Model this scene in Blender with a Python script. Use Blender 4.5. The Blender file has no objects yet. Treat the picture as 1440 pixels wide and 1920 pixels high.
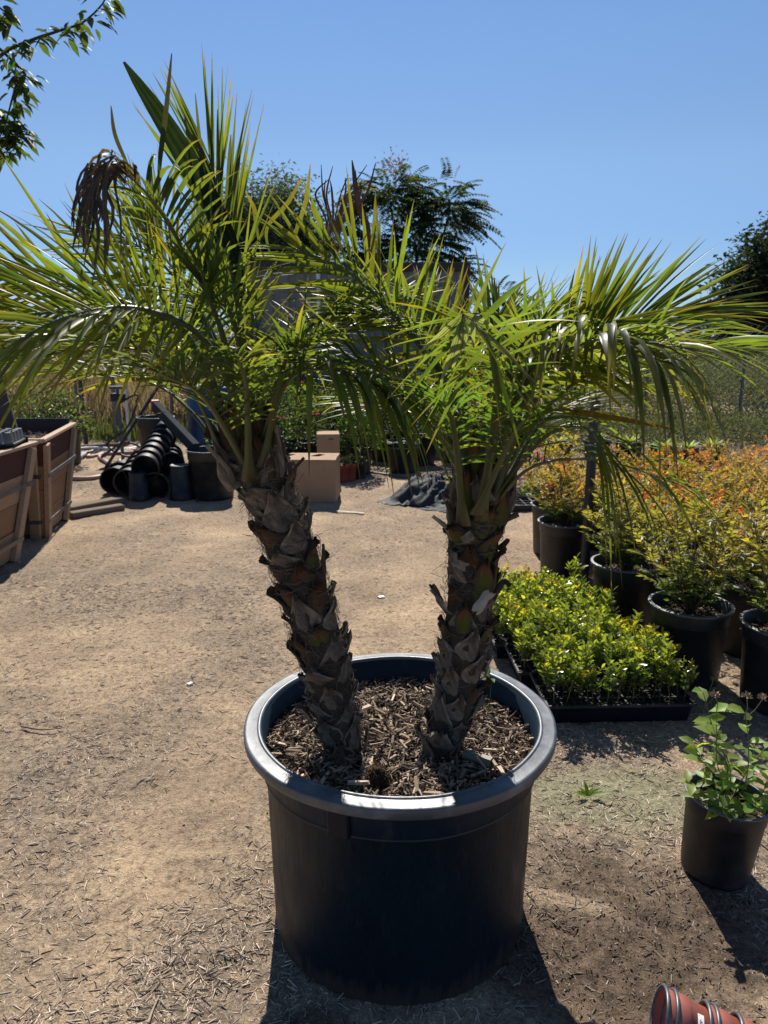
import bpy, math, random
import numpy as np
from mathutils import Vector, Matrix, noise as mnoise
R = math.radians
random.seed(7)
rng = np.random.default_rng(7)
sc = bpy.context.scene
COL = sc.collection

# ------------------------------------------------------------------ camera, light, exposure
PITCH = R(13.2); CAMZ = 1.5; FPX = 1387.0
cd = bpy.data.cameras.new('camera'); cam = bpy.data.objects.new('camera', cd); COL.objects.link(cam)
cam.location = (0, 0, CAMZ); cam.rotation_euler = (R(90) - PITCH, 0, 0)
cd.sensor_fit = 'VERTICAL'; cd.sensor_height = 36.0; cd.lens = 36.0 * FPX / 1920.0
cd.clip_start = 0.02; cd.clip_end = 6000
cd.dof.use_dof = True; cd.dof.focus_distance = 1.85; cd.dof.aperture_fstop = 7.5
sc.camera = cam
SUN_EL, SUN_AZ = 46.0, -5.0           # azimuth from +Y, negative = left
w = bpy.data.worlds.new('World'); sc.world = w; w.use_nodes = True
nt = w.node_tree; bg = nt.nodes['Background']
sky = nt.nodes.new('ShaderNodeTexSky'); sky.sky_type = 'NISHITA'; sky.sun_disc = False
sky.sun_elevation = R(SUN_EL); sky.sun_rotation = R(SUN_AZ); sky.altitude = 0
sky.air_density = 1.0; sky.dust_density = 0.0; sky.ozone_density = 6.0
tcw = nt.nodes.new('ShaderNodeTexCoord'); spw = nt.nodes.new('ShaderNodeSeparateXYZ'); nt.links.new(tcw.outputs['Generated'], spw.inputs[0])
rw = nt.nodes.new('ShaderNodeValToRGB'); rw.color_ramp.interpolation = 'EASE'          # dry air: a horizon less white than the model's, all round
for _ in range(2): rw.color_ramp.elements.new(.5)
for el_, (p_, c_) in zip(rw.color_ramp.elements, ((0, (.53, .62, .88)), (.09, (.66, .71, .84)), (.22, (.95, .90, .90)), (.36, (1, 1, 1)))): el_.position = p_; el_.color = (*c_, 1)
nt.links.new(spw.outputs[2], rw.inputs[0])
mw = nt.nodes.new('ShaderNodeMix'); mw.data_type = 'RGBA'; mw.blend_type = 'MULTIPLY'; mw.inputs[0].default_value = 1
nt.links.new(sky.outputs[0], mw.inputs[6]); nt.links.new(rw.outputs[0], mw.inputs[7]); nt.links.new(mw.outputs[2], bg.inputs[0]); bg.inputs[1].default_value = 0.070
sd = bpy.data.lights.new('sun', 'SUN'); so = bpy.data.objects.new('sun', sd); COL.objects.link(so)
sd.energy = 5.0; sd.angle = R(0.53); sd.color = (1.0, 0.95, 0.86)
tosun = Vector((math.sin(R(SUN_AZ)) * math.cos(R(SUN_EL)), math.cos(R(SUN_AZ)) * math.cos(R(SUN_EL)), math.sin(R(SUN_EL))))
so.rotation_euler = tosun.to_track_quat('Z', 'Y').to_euler(); so.location = (0, 0, 20)
vs = sc.view_settings; vs.view_transform = 'Standard'; vs.look = 'None'; vs.exposure = 0.64; vs.gamma = 1.0
vs.use_curve_mapping = False
sc.cycles.max_bounces = 8; sc.cycles.transparent_max_bounces = 8
sc.cycles.transmission_bounces = 6; sc.cycles.diffuse_bounces = 4
sc.cycles.use_denoising = True

# ------------------------------------------------------------------ helpers
CP, SP = math.cos(PITCH), math.sin(PITCH)
def ray(px, py):
    a = (px - 720) / FPX; b = -(py - 960) / FPX
    return Vector((a, CP + b * SP, -SP + b * CP))
def at(px, py, Y):
    d = ray(px, py); s = Y / d.y
    return Vector((d.x * s, Y, CAMZ + d.z * s))
def gnd(px, py, z=0.0):
    d = ray(px, py); s = (z - CAMZ) / d.z
    return Vector((d.x * s, d.y * s, z))
def nrm(v):
    return v / np.maximum(np.linalg.norm(v, axis=-1, keepdims=True), 1e-9)

def vnoise(x, y, seed=0):
    x = np.asarray(x, float); y = np.asarray(y, float)
    xi = np.floor(x); yi = np.floor(y); fx = x - xi; fy = y - yi
    fx = fx * fx * (3 - 2 * fx); fy = fy * fy * (3 - 2 * fy)
    def h(a, b):
        s = np.sin(a * 127.1 + b * 311.7 + seed * 74.7) * 43758.5453
        return s - np.floor(s)
    return (h(xi, yi) * (1 - fx) + h(xi + 1, yi) * fx) * (1 - fy) + (h(xi, yi + 1) * (1 - fx) + h(xi + 1, yi + 1) * fx) * fy
def fbm(x, y, o=4, seed=0):
    s = 0; a = 0.5; t = 0
    for i in range(o):
        s = s + a * vnoise(x * 2 ** i, y * 2 ** i, seed + i * 3); t += a; a *= 0.5
    return s / t

class Geo:
    def __init__(s): s.V = []; s.C = []; s.F = []; s.M = []; s.n = 0
    def add(s, V, F, C=(1, 1, 1), m=0):
        V = np.asarray(V, float).reshape(-1, 3); C = np.asarray(C, float)
        if C.ndim == 1: C = np.tile(C[:3], (len(V), 1))
        if isinstance(F, np.ndarray): F = [F]
        else:
            by = {}
            for f in F: by.setdefault(len(f), []).append(f)
            F = [np.array(v) for v in by.values()]
        for f in F:
            s.F.append(f + s.n); s.M.append(np.full(len(f), m))
        s.V.append(V); s.C.append(C[:, :3]); s.n += len(V)
        return s
    def mesh(s, name, mats, smooth=False):
        me = bpy.data.meshes.new(name)
        V = np.concatenate(s.V); C = np.concatenate(s.C)
        me.vertices.add(len(V)); me.vertices.foreach_set('co', V.ravel())
        tot = np.concatenate([np.full(len(f), f.shape[1]) for f in s.F])
        li = np.concatenate([f.ravel() for f in s.F])
        me.loops.add(len(li)); me.loops.foreach_set('vertex_index', li.astype(np.int32))
        me.polygons.add(len(tot)); st = np.concatenate([[0], np.cumsum(tot)[:-1]])
        me.polygons.foreach_set('loop_start', st.astype(np.int32)); me.polygons.foreach_set('loop_total', tot.astype(np.int32))
        me.polygons.foreach_set('material_index', np.concatenate(s.M).astype(np.int32))
        me.polygons.foreach_set('use_smooth', np.full(len(tot), bool(smooth)))
        at_ = me.color_attributes.new('Col', 'FLOAT_COLOR', 'POINT')
        at_.data.foreach_set('color', np.concatenate([C, np.ones((len(C), 1))], 1).ravel())
        for m in (mats if isinstance(mats, (list, tuple)) else [mats]): me.materials.append(m)
        me.update(calc_edges=True); me.validate()
        return me
    def build(s, name, mats, parent=None, smooth=False, kind=None):
        return link(name, s.mesh(name, mats, smooth), parent, kind)

def link(name, me, parent=None, kind=None, mat=None):
    o = bpy.data.objects.new(name, me); COL.objects.link(o)
    if parent: o.parent = parent
    if mat is not None: o.matrix_local = mat
    if kind: o['kind'] = kind
    return o
def empty(name, loc=(0, 0, 0), rz=0, **k):
    o = bpy.data.objects.new(name, None); COL.objects.link(o); o.location = loc; o.rotation_euler = (0, 0, rz)
    o.empty_display_size = 0.1
    return tag(o, **k)
def tag(o, label=None, cat=None, group=None, kind=None):
    if label: o['label'] = label
    if cat: o['category'] = cat
    if group: o['group'] = group
    if kind: o['kind'] = kind
    return o
def copy_tree(o, parent=None):
    c = o.copy(); COL.objects.link(c)
    if parent: c.parent = parent
    for ch in list(o.children): copy_tree(ch, c)
    return c

# batches of leaf-like pieces from a template: u along, v across, w lift
KITE = (np.array([[0, 0, 0], [.45, .5, .12], [1, 0, -.05], [.45, -.5, .12]]), np.array([[0, 1, 2], [0, 2, 3]]))
LEAF = (np.array([[0, 0, 0], [.25, .38, .10], [.6, .42, .10], [1, 0, -.12], [.6, -.42, .10], [.25, -.38, .10], [.4, 0, 0]]),
        np.array([[0, 1, 6], [1, 2, 6], [2, 3, 6], [3, 4, 6], [4, 5, 6], [5, 0, 6]]))
CHIP = (np.array([[0, -.4, 0], [1, -.2, 0], [1, .3, 0], [0, .5, 0], [.08, -.3, 1], [.93, -.2, 1], [.9, .2, 1], [.05, .35, 1]]),
        np.array([[4, 5, 6, 7], [0, 1, 5, 4], [1, 2, 6, 5], [2, 3, 7, 6], [3, 0, 4, 7]]))
def batch(geo, tmpl, P, D, N, L, W, C, T=None, droop=0.0, jit=0.0, m=0):
    P = np.asarray(P, float); n = len(P)
    D = nrm(np.asarray(D, float)); S = nrm(np.cross(N, D)); N = np.cross(D, S)
    tv, tf = tmpl; k = len(tv)
    L = np.broadcast_to(L, n)[:, None]; W = np.broadcast_to(W, n)[:, None]; T = W if T is None else np.broadcast_to(T, n)[:, None]
    tvj = np.tile(tv[None], (n, 1, 1))
    if jit: tvj = tvj + rng.normal(0, jit, tvj.shape) * np.array([.5, 1, .6])
    V = P[:, None] + D[:, None] * (tvj[..., 0:1] * L[:, None]) + S[:, None] * (tvj[..., 1:2] * W[:, None]) + N[:, None] * (tvj[..., 2:3] * T[:, None])
    if droop: V[..., 2] -= droop * (tvj[..., 0] ** 2) * L
    F = (tf[None] + (np.arange(n) * k)[:, None, None]).reshape(-1, tf.shape[1])
    C = np.asarray(C, float)
    if C.ndim == 1: C = np.tile(C, (n, 1))
    geo.add(V.reshape(-1, 3), F, np.repeat(C, k, 0), m)
def rdir(n, zmin=-1, zmax=1):
    z = rng.uniform(zmin, zmax, n); a = rng.uniform(0, 2 * np.pi, n); r = np.sqrt(np.maximum(0, 1 - z * z))
    return np.stack([r * np.cos(a), r * np.sin(a), z], 1)
def cols(n, base, var=0.25, hue=0.08):
    base = np.asarray(base, float)
    return np.clip(base[None] * (1 + rng.normal(0, var, (n, 1))) * (1 + rng.normal(0, hue, (n, 3))), 0.002, 1)
def mixc(a, b, t):
    t = np.asarray(t)[:, None]; return np.asarray(a) * (1 - t) + np.asarray(b) * t

def spline(pts, n):
    P = [Vector(p) for p in pts]; P = [P[0] * 2 - P[1]] + P + [P[-1] * 2 - P[-2]]
    out = []; m = len(P) - 3
    for i in range(n):
        u = i / (n - 1) * m; k = min(int(u), m - 1); t = u - k
        a, b, c, d = P[k:k + 4]
        out.append(0.5 * ((2 * b) + (c - a) * t + (2 * a - 5 * b + 4 * c - d) * t * t + (3 * b - a - 3 * c + d) * t ** 3))
    return np.array([list(v) for v in out])
def tube(geo, P, rad, sides=8, C=(1, 1, 1), flat=1.0, ref=(0, 0, 1), cap=True, m=0):
    P = np.asarray([list(p) for p in P], float); n = len(P); rad = np.broadcast_to(rad, n)
    T = nrm(np.gradient(P, axis=0)); ref = np.asarray(ref, float)
    N = ref[None] - T * (T @ ref)[:, None]
    bad = np.linalg.norm(N, axis=1) < 0.05
    if bad.any():
        alt = np.array([0., 1, 0.05]); N[bad] = alt - T[bad] * (T[bad] @ alt)[:, None]
    N = nrm(N); S = np.cross(T, N)
    a = np.arange(sides) / sides * 2 * np.pi
    fl = np.broadcast_to(flat, n)
    V = P[:, None] + (S[:, None] * np.cos(a)[None, :, None] + N[:, None] * (np.sin(a)[None, :, None] * fl[:, None, None])) * rad[:, None, None]
    i = np.arange(n - 1)[:, None] * sides; j = np.arange(sides)[None]; j2 = (j + 1) % sides
    F = np.stack([i + j, i + j2, i + sides + j2, i + sides + j], -1).reshape(-1, 4)
    C = np.asarray(C, float)
    Cv = np.repeat(C, sides, 0) if C.ndim == 2 else C
    geo.add(V.reshape(-1, 3), F, Cv, m)
    if cap:
        c0 = C[0] if C.ndim == 2 else C; c1 = C[-1] if C.ndim == 2 else C
        geo.add(V[0], np.array([list(range(sides))[::-1]]), c0, m); geo.add(V[-1], np.array([list(range(sides))]), c1, m)
def lathe(geo, prof, n=48, C=(1, 1, 1), m=0, wob=None, M=None):
    prof = np.asarray(prof, float); k = len(prof); a = np.arange(n) / n * 2 * np.pi
    r = prof[:, 0][:, None] * np.ones(n)[None]
    if wob is not None: r = r * (1 + wob(a)[None])
    V = np.stack([r * np.cos(a), r * np.sin(a), prof[:, 1][:, None] * np.ones(n)[None]], -1).reshape(-1, 3)
    i = np.arange(k - 1)[:, None] * n; j = np.arange(n)[None]; j2 = (j + 1) % n
    F = np.stack([i + j, i + j2, i + n + j2, i + n + j], -1).reshape(-1, 4)
    if M is not None: V = V @ np.array(M.to_3x3()).T + np.array(M.translation)
    geo.add(V, F, C, m)
def box(geo, c, s, rot=None, C=(1, 1, 1), m=0, bev=0.0):
    sx, sy, sz = [v / 2 for v in s]
    if bev <= 0:
        V = np.array([[x, y, z] for z in (-sz, sz) for y in (-sy, sy) for x in (-sx, sx)])
        F = [[0, 2, 3, 1], [4, 5, 7, 6], [0, 1, 5, 4], [2, 6, 7, 3], [0, 4, 6, 2], [1, 3, 7, 5]]
    else:
        b = min(bev, sx * .9, sy * .9, sz * .9)
        ring = lambda x, y, z, c_: [[-x + c_, -y, z], [x - c_, -y, z], [x, -y + c_, z], [x, y - c_, z], [x - c_, y, z], [-x + c_, y, z], [-x, y - c_, z], [-x, -y + c_, z]]
        V = np.array(ring(sx - b, sy - b, -sz, b * .3) + ring(sx, sy, -sz + b, b) + ring(sx, sy, sz - b, b) + ring(sx - b, sy - b, sz, b * .3))
        F = [list(range(8))[::-1], list(range(24, 32))]
        for q in range(3):
            for i in range(8): F.append([q * 8 + i, q * 8 + (i + 1) % 8, q * 8 + 8 + (i + 1) % 8, q * 8 + 8 + i])
    if rot is not None: V = V @ np.array(rot.to_3x3()).T
    geo.add(V + np.asarray(list(c), float), F, C, m)
def frame(p0, p1, up=(0, 0, 1)):
    x = (Vector(p1) - Vector(p0)).normalized(); u = Vector(up); y = u.cross(x)
    if y.length < 1e-3: y = Vector((0, 1, 0)).cross(x)
    y.normalize(); z = x.cross(y)
    return Matrix((x, y, z)).transposed().to_4x4()
def beam(geo, p0, p1, wd, th, C=(1, 1, 1), up=(0, 0, 1), bev=.002, m=0):
    p0 = Vector(p0); p1 = Vector(p1)
    box(geo, (p0 + p1) / 2, ((p1 - p0).length, wd, th), frame(p0, p1, up), C, m, bev)

# ------------------------------------------------------------------ materials
def newmat(name):
    m = bpy.data.materials.new(name); m.use_nodes = True; return m, m.node_tree, m.node_tree.nodes['Principled BSDF']
def N_(nt, t, **k):
    n = nt.nodes.new(t)
    for a, b in k.items(): setattr(n, a, b)
    return n
def noise_node(nt, scale, detail=4, rough=.6, coord='Object', vec_scale=None):
    tc = N_(nt, 'ShaderNodeTexCoord'); n = N_(nt, 'ShaderNodeTexNoise')
    n.inputs['Scale'].default_value = scale; n.inputs['Detail'].default_value = detail; n.inputs['Roughness'].default_value = rough
    if vec_scale:
        mp = N_(nt, 'ShaderNodeMapping'); mp.inputs['Scale'].default_value = vec_scale
        nt.links.new(tc.outputs[coord], mp.inputs[0]); nt.links.new(mp.outputs[0], n.inputs['Vector'])
    else: nt.links.new(tc.outputs[coord], n.inputs['Vector'])
    return n
def ramp(nt, src, stops):
    r = N_(nt, 'ShaderNodeValToRGB'); e = r.color_ramp.elements
    while len(e) < len(stops): e.new(0.5)
    for el, (p, c) in zip(e, stops): el.position = p; el.color = (*c, 1) if len(c) == 3 else c
    nt.links.new(src, r.inputs[0]); return r
def mixn(nt, fac, a, b, mode='MIX'):
    m = N_(nt, 'ShaderNodeMix', data_type='RGBA', blend_type=mode)
    for i, v in ((0, fac), (6, a), (7, b)):
        if isinstance(v, (int, float)): m.inputs[i].default_value = v
        elif isinstance(v, tuple): m.inputs[i].default_value = (*v, 1)
        else: nt.links.new(v, m.inputs[i])
    return m.outputs[2]
def bump(nt, bs, src, strength=.5, dist=.01):
    b = N_(nt, 'ShaderNodeBump'); b.inputs['Strength'].default_value = strength; b.inputs['Distance'].default_value = dist
    nt.links.new(src, b.inputs['Height']); nt.links.new(b.outputs[0], bs.inputs['Normal'])
def simple(name, col, rough=.6, var=.3, scale=12, bmp=.2, spec=.5, metal=0., bdist=.004, attr=False, vec_scale=None, dust=None, dust_amt=.5, coord='Object'):
    m, nt, bs = newmat(name)
    n = noise_node(nt, scale, 5, .65, coord, vec_scale)
    lo = tuple(c * (1 - var) for c in col); hi = tuple(min(1, c * (1 + var)) for c in col)
    r = ramp(nt, n.outputs[0], [(.3, lo), (.7, hi)]); out = r.outputs[0]
    if attr:
        a = N_(nt, 'ShaderNodeAttribute', attribute_name='Col'); out = mixn(nt, 1.0, out, a.outputs[0], 'MULTIPLY')
    if dust:
        n2 = noise_node(nt, scale * .35, 6, .7, coord)
        r2 = ramp(nt, n2.outputs[0], [(.48, (0, 0, 0)), (.75, (dust_amt,) * 3)])
        out = mixn(nt, r2.outputs[0], out, dust)
    nt.links.new(out, bs.inputs['Base Color'])
    bs.inputs['Roughness'].default_value = rough; bs.inputs['Metallic'].default_value = metal
    bs.inputs['Specular IOR Level'].default_value = spec
    rr = ramp(nt, n.outputs[0], [(.2, (max(0, rough - .12),) * 3), (.8, (min(1, rough + .12),) * 3)])
    nt.links.new(rr.outputs[0], bs.inputs['Roughness'])
    if bmp: bump(nt, bs, n.outputs[0], bmp, bdist)
    return m
def leafmat(name, trans=.45, tmul=(1.6, 1.9, .6), rough=.38, spec=.5, scale=40, vary=True):
    m, nt, bs = newmat(name)
    a = N_(nt, 'ShaderNodeAttribute', attribute_name='Col'); base = a.outputs[0]
    n = noise_node(nt, scale, 3)
    r = ramp(nt, n.outputs[0], [(.25, (.72,) * 3), (.75, (1.25,) * 3)]); base = mixn(nt, 1., base, r.outputs[0], 'MULTIPLY')
    nt.links.new(base, bs.inputs['Base Color']); bs.inputs['Roughness'].default_value = rough; bs.inputs['Specular IOR Level'].default_value = spec
    tr = N_(nt, 'ShaderNodeBsdfTranslucent'); t = mixn(nt, 1., base, tmul, 'MULTIPLY'); nt.links.new(t, tr.inputs[0])
    mx = N_(nt, 'ShaderNodeMixShader'); mx.inputs[0].default_value = trans
    nt.links.new(bs.outputs[0], mx.inputs[1]); nt.links.new(tr.outputs[0], mx.inputs[2])
    nt.links.new(mx.outputs[0], nt.nodes['Material Output'].inputs[0])
    return m
def attrmat(name, rough=.85, spec=.3, scale=60, var=.35, bmp=.4, bdist=.002, vec_scale=None):
    return simple(name, (1, 1, 1), rough, var, scale, bmp, spec, 0, bdist, True, vec_scale)

M_palm = leafmat('palm_leaf', .60, (2.75, 2.8, .7), .42, .32, 25)
M_dry = leafmat('dry_palm_leaf', .14, (1.2, 1., .8), .6, .3, 30)
M_nand = leafmat('nandina_leaf', .45, (2.5, 2.3, .8), .45, .3, 30)
M_dull = simple('dull_dark_metal', (.035, .04, .045), .95, .3, 20, .1, .05)
M_leaf = leafmat('green_leaf', .48, (2.4, 2.3, .6), .45, .35, 40)
M_over = leafmat('overhead_leaf', .32, (1.9, 2.0, .6), .6, .2, 40)
M_gloss = leafmat('glossy_leaf', .42, (2.4, 2.4, .6), .25, .6, 60)
M_tree = leafmat('tree_leaf', .30, (1.6, 1.7, .6), .7, .12, 3)
M_grass = leafmat('dry_grass', .35, (1.3, 1.2, .8), .7, .2, 3)
M_rachis = attrmat('palm_stalk', .45, .5, 30, .2, .2)
M_boot = attrmat('palm_boot', .85, .2, 55, .45, .9, .006, (1, 1, .35))
M_fibre = attrmat('palm_fibre', .9, .1, 80, .3, 0)
M_chip = attrmat('wood_chip', .85, .2, 120, .35, .5, .002)
M_bark = attrmat('bark', .9, .2, 20, .4, .8, .01)
M_soil = simple('potting_soil', (.045, .032, .022), .95, .5, 60, .9, .2, 0, .02)
M_black = simple('black_plastic', (.003, .0065, .015), .42, .3, 9, .10, .22, dust=(.018, .024, .034), dust_amt=.5)
M_bigpot, nt, bs = newmat('scuffed_black_plastic')
n1 = noise_node(nt, 5, 6, .7); n2 = noise_node(nt, 30, 6, .75, vec_scale=(1, 1, .25)); tc = N_(nt, 'ShaderNodeTexCoord'); sx = N_(nt, 'ShaderNodeSeparateXYZ'); nt.links.new(tc.outputs['Object'], sx.inputs[0])
c1 = ramp(nt, n1.outputs[0], [(.3, (.004, .011, .022)), (.7, (.007, .019, .034))]).outputs[0]
c1 = mixn(nt, ramp(nt, n2.outputs[0], [(.57, (0,) * 3), (.72, (.7,) * 3)]).outputs[0], c1, (.032, .040, .052))
zr = N_(nt, 'ShaderNodeMath', operation='MULTIPLY_ADD'); zr.inputs[1].default_value = -5.5; zr.inputs[2].default_value = .62; nt.links.new(sx.outputs[2], zr.inputs[0])
za = N_(nt, 'ShaderNodeMath', operation='ADD'); nt.links.new(zr.outputs[0], za.inputs[0]); nt.links.new(n2.outputs[0], za.inputs[1])
c1 = mixn(nt, ramp(nt, za.outputs[0], [(.72, (0,) * 3), (1.0, (.6,) * 3)]).outputs[0], c1, (.085, .07, .055))
nt.links.new(c1, bs.inputs['Base Color']); bs.inputs['Specular IOR Level'].default_value = .22
nt.links.new(ramp(nt, n2.outputs[0], [(.3, (.38,) * 3), (.7, (.62,) * 3)]).outputs[0], bs.inputs['Roughness']); bump(nt, bs, n1.outputs[0], .12, .01)
M_black2 = simple('dusty_black_plastic', (.011, .013, .017), .5, .3, 14, .12, .45, dust=(.085, .085, .088), dust_amt=.55)
M_rim = simple('worn_rim_plastic', (.034, .043, .056), .47, .4, 22, .22, 1.0, dust=(.18, .20, .22), dust_amt=.8)
M_wood = attrmat('crate_wood', .8, .25, 14, .30, .5, .003, (1.2, 1.2, 9))
M_steel = simple('galvanised_strap', (.16, .16, .17), .5, .3, 20, .1, .5, .7)
M_post = simple('dark_post', (.02, .022, .028), .5, .3, 10, .1)
M_white = simple('white_pvc', (.62, .62, .60), .5, .12, 8, .05)
M_greypost = simple('grey_post', (.13, .14, .15), .6, .2, 8, .1, metal=.4)
M_hose = simple('faded_hose', (.42, .27, .21), .55, .2, 12, .1, dust=(.4, .33, .26), dust_amt=.5)
M_card = simple('cardboard', (.34, .225, .14), .85, .10, 6, .1, .2)
M_blue = simple('blue_plastic', (.012, .05, .13), .45, .3, 6, .1)
M_red = simple('red_plastic', (.34, .10, .07), .5, .2, 14, .12, dust=(.45, .22, .16), dust_amt=.5)
M_terra = simple('terracotta_plastic', (.22, .05, .028), .6, .25, 12, .1)
M_redpaint = simple('red_end', (.35, .05, .04), .6, .2, 10, .1)
M_cloth = simple('shade_cloth', (.030, .036, .040), .75, .3, 90, .4, .3)
M_lumber = attrmat('weathered_lumber', .9, .1, 12, .35, .5, .003, (1, 8, 8))
M_pipe = simple('beige_fitting', (.17, .145, .105), .55, .2, 20, .2)
M_label = simple('paper_label', (.75, .73, .68), .7, .05, 10, 0)
M_ink = simple('dark_ink', (.03, .03, .03), .7, .1, 10, 0)
M_cont = attrmat('container_paint', .75, .3, 3, .3, .15)
M_wire = simple('galvanised_wire', (.16, .165, .17), .6, .1, 8, 0, .3, .3)
M_petal = leafmat('petal', .4, (1.2, 1.0, 1.2), .6, .2, 30)
M_paper = simple('litter', (.65, .60, .45), .8, .1, 20, .1)

# ------------------------------------------------------------------ ground
def gh(x, y):
    x = np.asarray(x, float); y = np.asarray(y, float)
    h = .014 * (fbm(x * 1.1, y * 1.1, 3, 5) - .5) + .020 * (fbm(x * 5, y * 5, 3, 9) - .5) + .013 * (fbm(x * 20, y * 20, 3, 12) - .5)
    damp = dampm(x, y); h = h + damp * .022 * (fbm(x * 30, y * 30, 3, 3) - .5) - .004 * damp
    far = np.clip((y - 13) / 30, 0, 1)
    return h + far * .0
def dampm(x, y):
    r = ((x - .63) / .42) ** 2 + ((y - 1.62) / .36) ** 2 + .8 * (fbm(x * 4, y * 4, 3, 21) - .5)
    r2 = ((x + .17) / .10) ** 2 + ((y - 1.36) / .05) ** 2 + .9 * (fbm(x * 9, y * 9, 3, 22) - .5)
    u_ = (x - .50) * .80 - (y - 1.73) * .60; v_ = (x - .50) * .60 + (y - 1.73) * .80; r = r + 1.3 * np.exp(-(u_ / .13) ** 2 - ((v_ - .03 * np.sin(u_ * 14)) / .028) ** 2)
    return np.clip(1.5 * (1.05 - r), 0, 1) + .8 * np.clip(1.2 * (1.0 - r2), 0, 1)
def mossm(x, y):
    r = ((x - .82) / .42) ** 2 + ((y - 2.2) / .26) ** 2 + 1.1 * (fbm(x * 5, y * 5, 3, 31) - .5)
    return np.clip(1.3 * (1.05 - r), 0, 1)
def mulchm(x, y):          # litter density: drifts and swept lanes
    lane = np.exp(-((x + .62 + .12 * (y - 1.5)) / .12) ** 2) * np.clip(2.3 - y, 0, 1)
    m = np.clip(2.6 * (fbm(x * 1.6 + 3, y * .9, 4, 41) - .36), 0, 1) * .8 + .15
    m = m + .8 * np.clip(1 - ((x + .50) / .20) ** 2 - ((y - 1.48) / .28) ** 2, 0, 1)
    m = m - .8 * lane - .5 * np.clip(fbm(x * .8, y * .5, 2, 44) - .55, 0, 1) * 4
    m = m + .7 * np.clip(1 - ((x - 1.15) / .35) ** 2 - ((y - 1.9) / .5) ** 2, 0, 1)
    return np.clip(m, .04, 1)
ys = np.concatenate([np.arange(-8, .8, .4), np.arange(.8, 3.4, .011), np.arange(3.4, 6, .03), np.arange(6, 14, .08), np.geomspace(14, 3500, 60)])
xs = np.concatenate([-np.geomspace(9, 3500, 40)[::-1], np.arange(-9, -3.2, .15), np.arange(-3.2, -1.1, .03), np.arange(-1.1, 1.6, .012), np.arange(1.6, 3.4, .03), np.arange(3.4, 9, .15), np.geomspace(9, 3500, 40)])
X, Y = np.meshgrid(xs, ys); Z = gh(X, Y); Z = np.where((np.abs(X) > 9) | (Y > 14), 0, Z)
nx, ny = len(xs), len(ys)
i = np.arange(ny - 1)[:, None] * nx; j = np.arange(nx - 1)[None]
F = np.stack([i + j, i + j + 1, i + nx + j + 1, i + nx + j], -1).reshape(-1, 4)
C = np.stack([mulchm(X, Y), mossm(X, Y), np.clip(dampm(X, Y), 0, 1)], -1).reshape(-1, 3)
m, nt, bs = newmat('dirt')
a = N_(nt, 'ShaderNodeAttribute', attribute_name='Col'); sp = N_(nt, 'ShaderNodeSeparateColor'); nt.links.new(a.outputs[0], sp.inputs[0])
n1 = noise_node(nt, 2.0, 6, .6); n2 = noise_node(nt, 45, 6, .75); n3 = noise_node(nt, 150, 4, .75); n4 = noise_node(nt, 14, 5, .6)
sand = ramp(nt, n1.outputs[0], [(.3, (.235, .172, .116)), (.5, (.345, .252, .168)), (.68, (.47, .342, .22))]).outputs[0]
spk = ramp(nt, n2.outputs[0], [(.34, (.42, .40, .38)), (.48, (1, 1, 1)), (.64, (1.35, 1.33, 1.28))]).outputs[0]
sand = mixn(nt, .9, sand, spk, 'MULTIPLY')
mul = ramp(nt, n2.outputs[0], [(.32, (.075, .056, .042)), (.5, (.20, .155, .115)), (.68, (.38, .30, .22))]).outputs[0]
mm = N_(nt, 'ShaderNodeMath', operation='MULTIPLY'); nt.links.new(sp.outputs[0], mm.inputs[0])
mmr = ramp(nt, n4.outputs[0], [(.38, (.30,) * 3), (.55, (1.,) * 3)]); nt.links.new(mmr.outputs[0], mm.inputs[1])
base = mixn(nt, mm.outputs[0], sand, mul)
moss = ramp(nt, n2.outputs[0], [(.35, (.15, .135, .08)), (.6, (.32, .295, .185))]).outputs[0]
base = mixn(nt, sp.outputs[1], base, moss)
dmp = ramp(nt, n2.outputs[0], [(.3, (.045, .031, .021)), (.5, (.125, .088, .062)), (.72, (.20, .145, .105))]).outputs[0]
base = mixn(nt, sp.outputs[2], base, dmp)
base = mixn(nt, .6, base, ramp(nt, n3.outputs[0], [(.36, (.5,) * 3), (.6, (1.2,) * 3)]).outputs[0], 'MULTIPLY')
nt.links.new(base, bs.inputs['Base Color']); bs.inputs['Roughness'].default_value = .95; bs.inputs['Specular IOR Level'].default_value = .15
ad = N_(nt, 'ShaderNodeMath', operation='ADD'); nt.links.new(n2.outputs[0], ad.inputs[0]); nt.links.new(n3.outputs[0], ad.inputs[1])
bump(nt, bs, ad.outputs[0], .75, .010)
g = Geo(); g.add(np.stack([X, Y, Z], -1).reshape(-1, 3), F, C); g.build('ground', m, None, True, 'structure')

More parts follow.
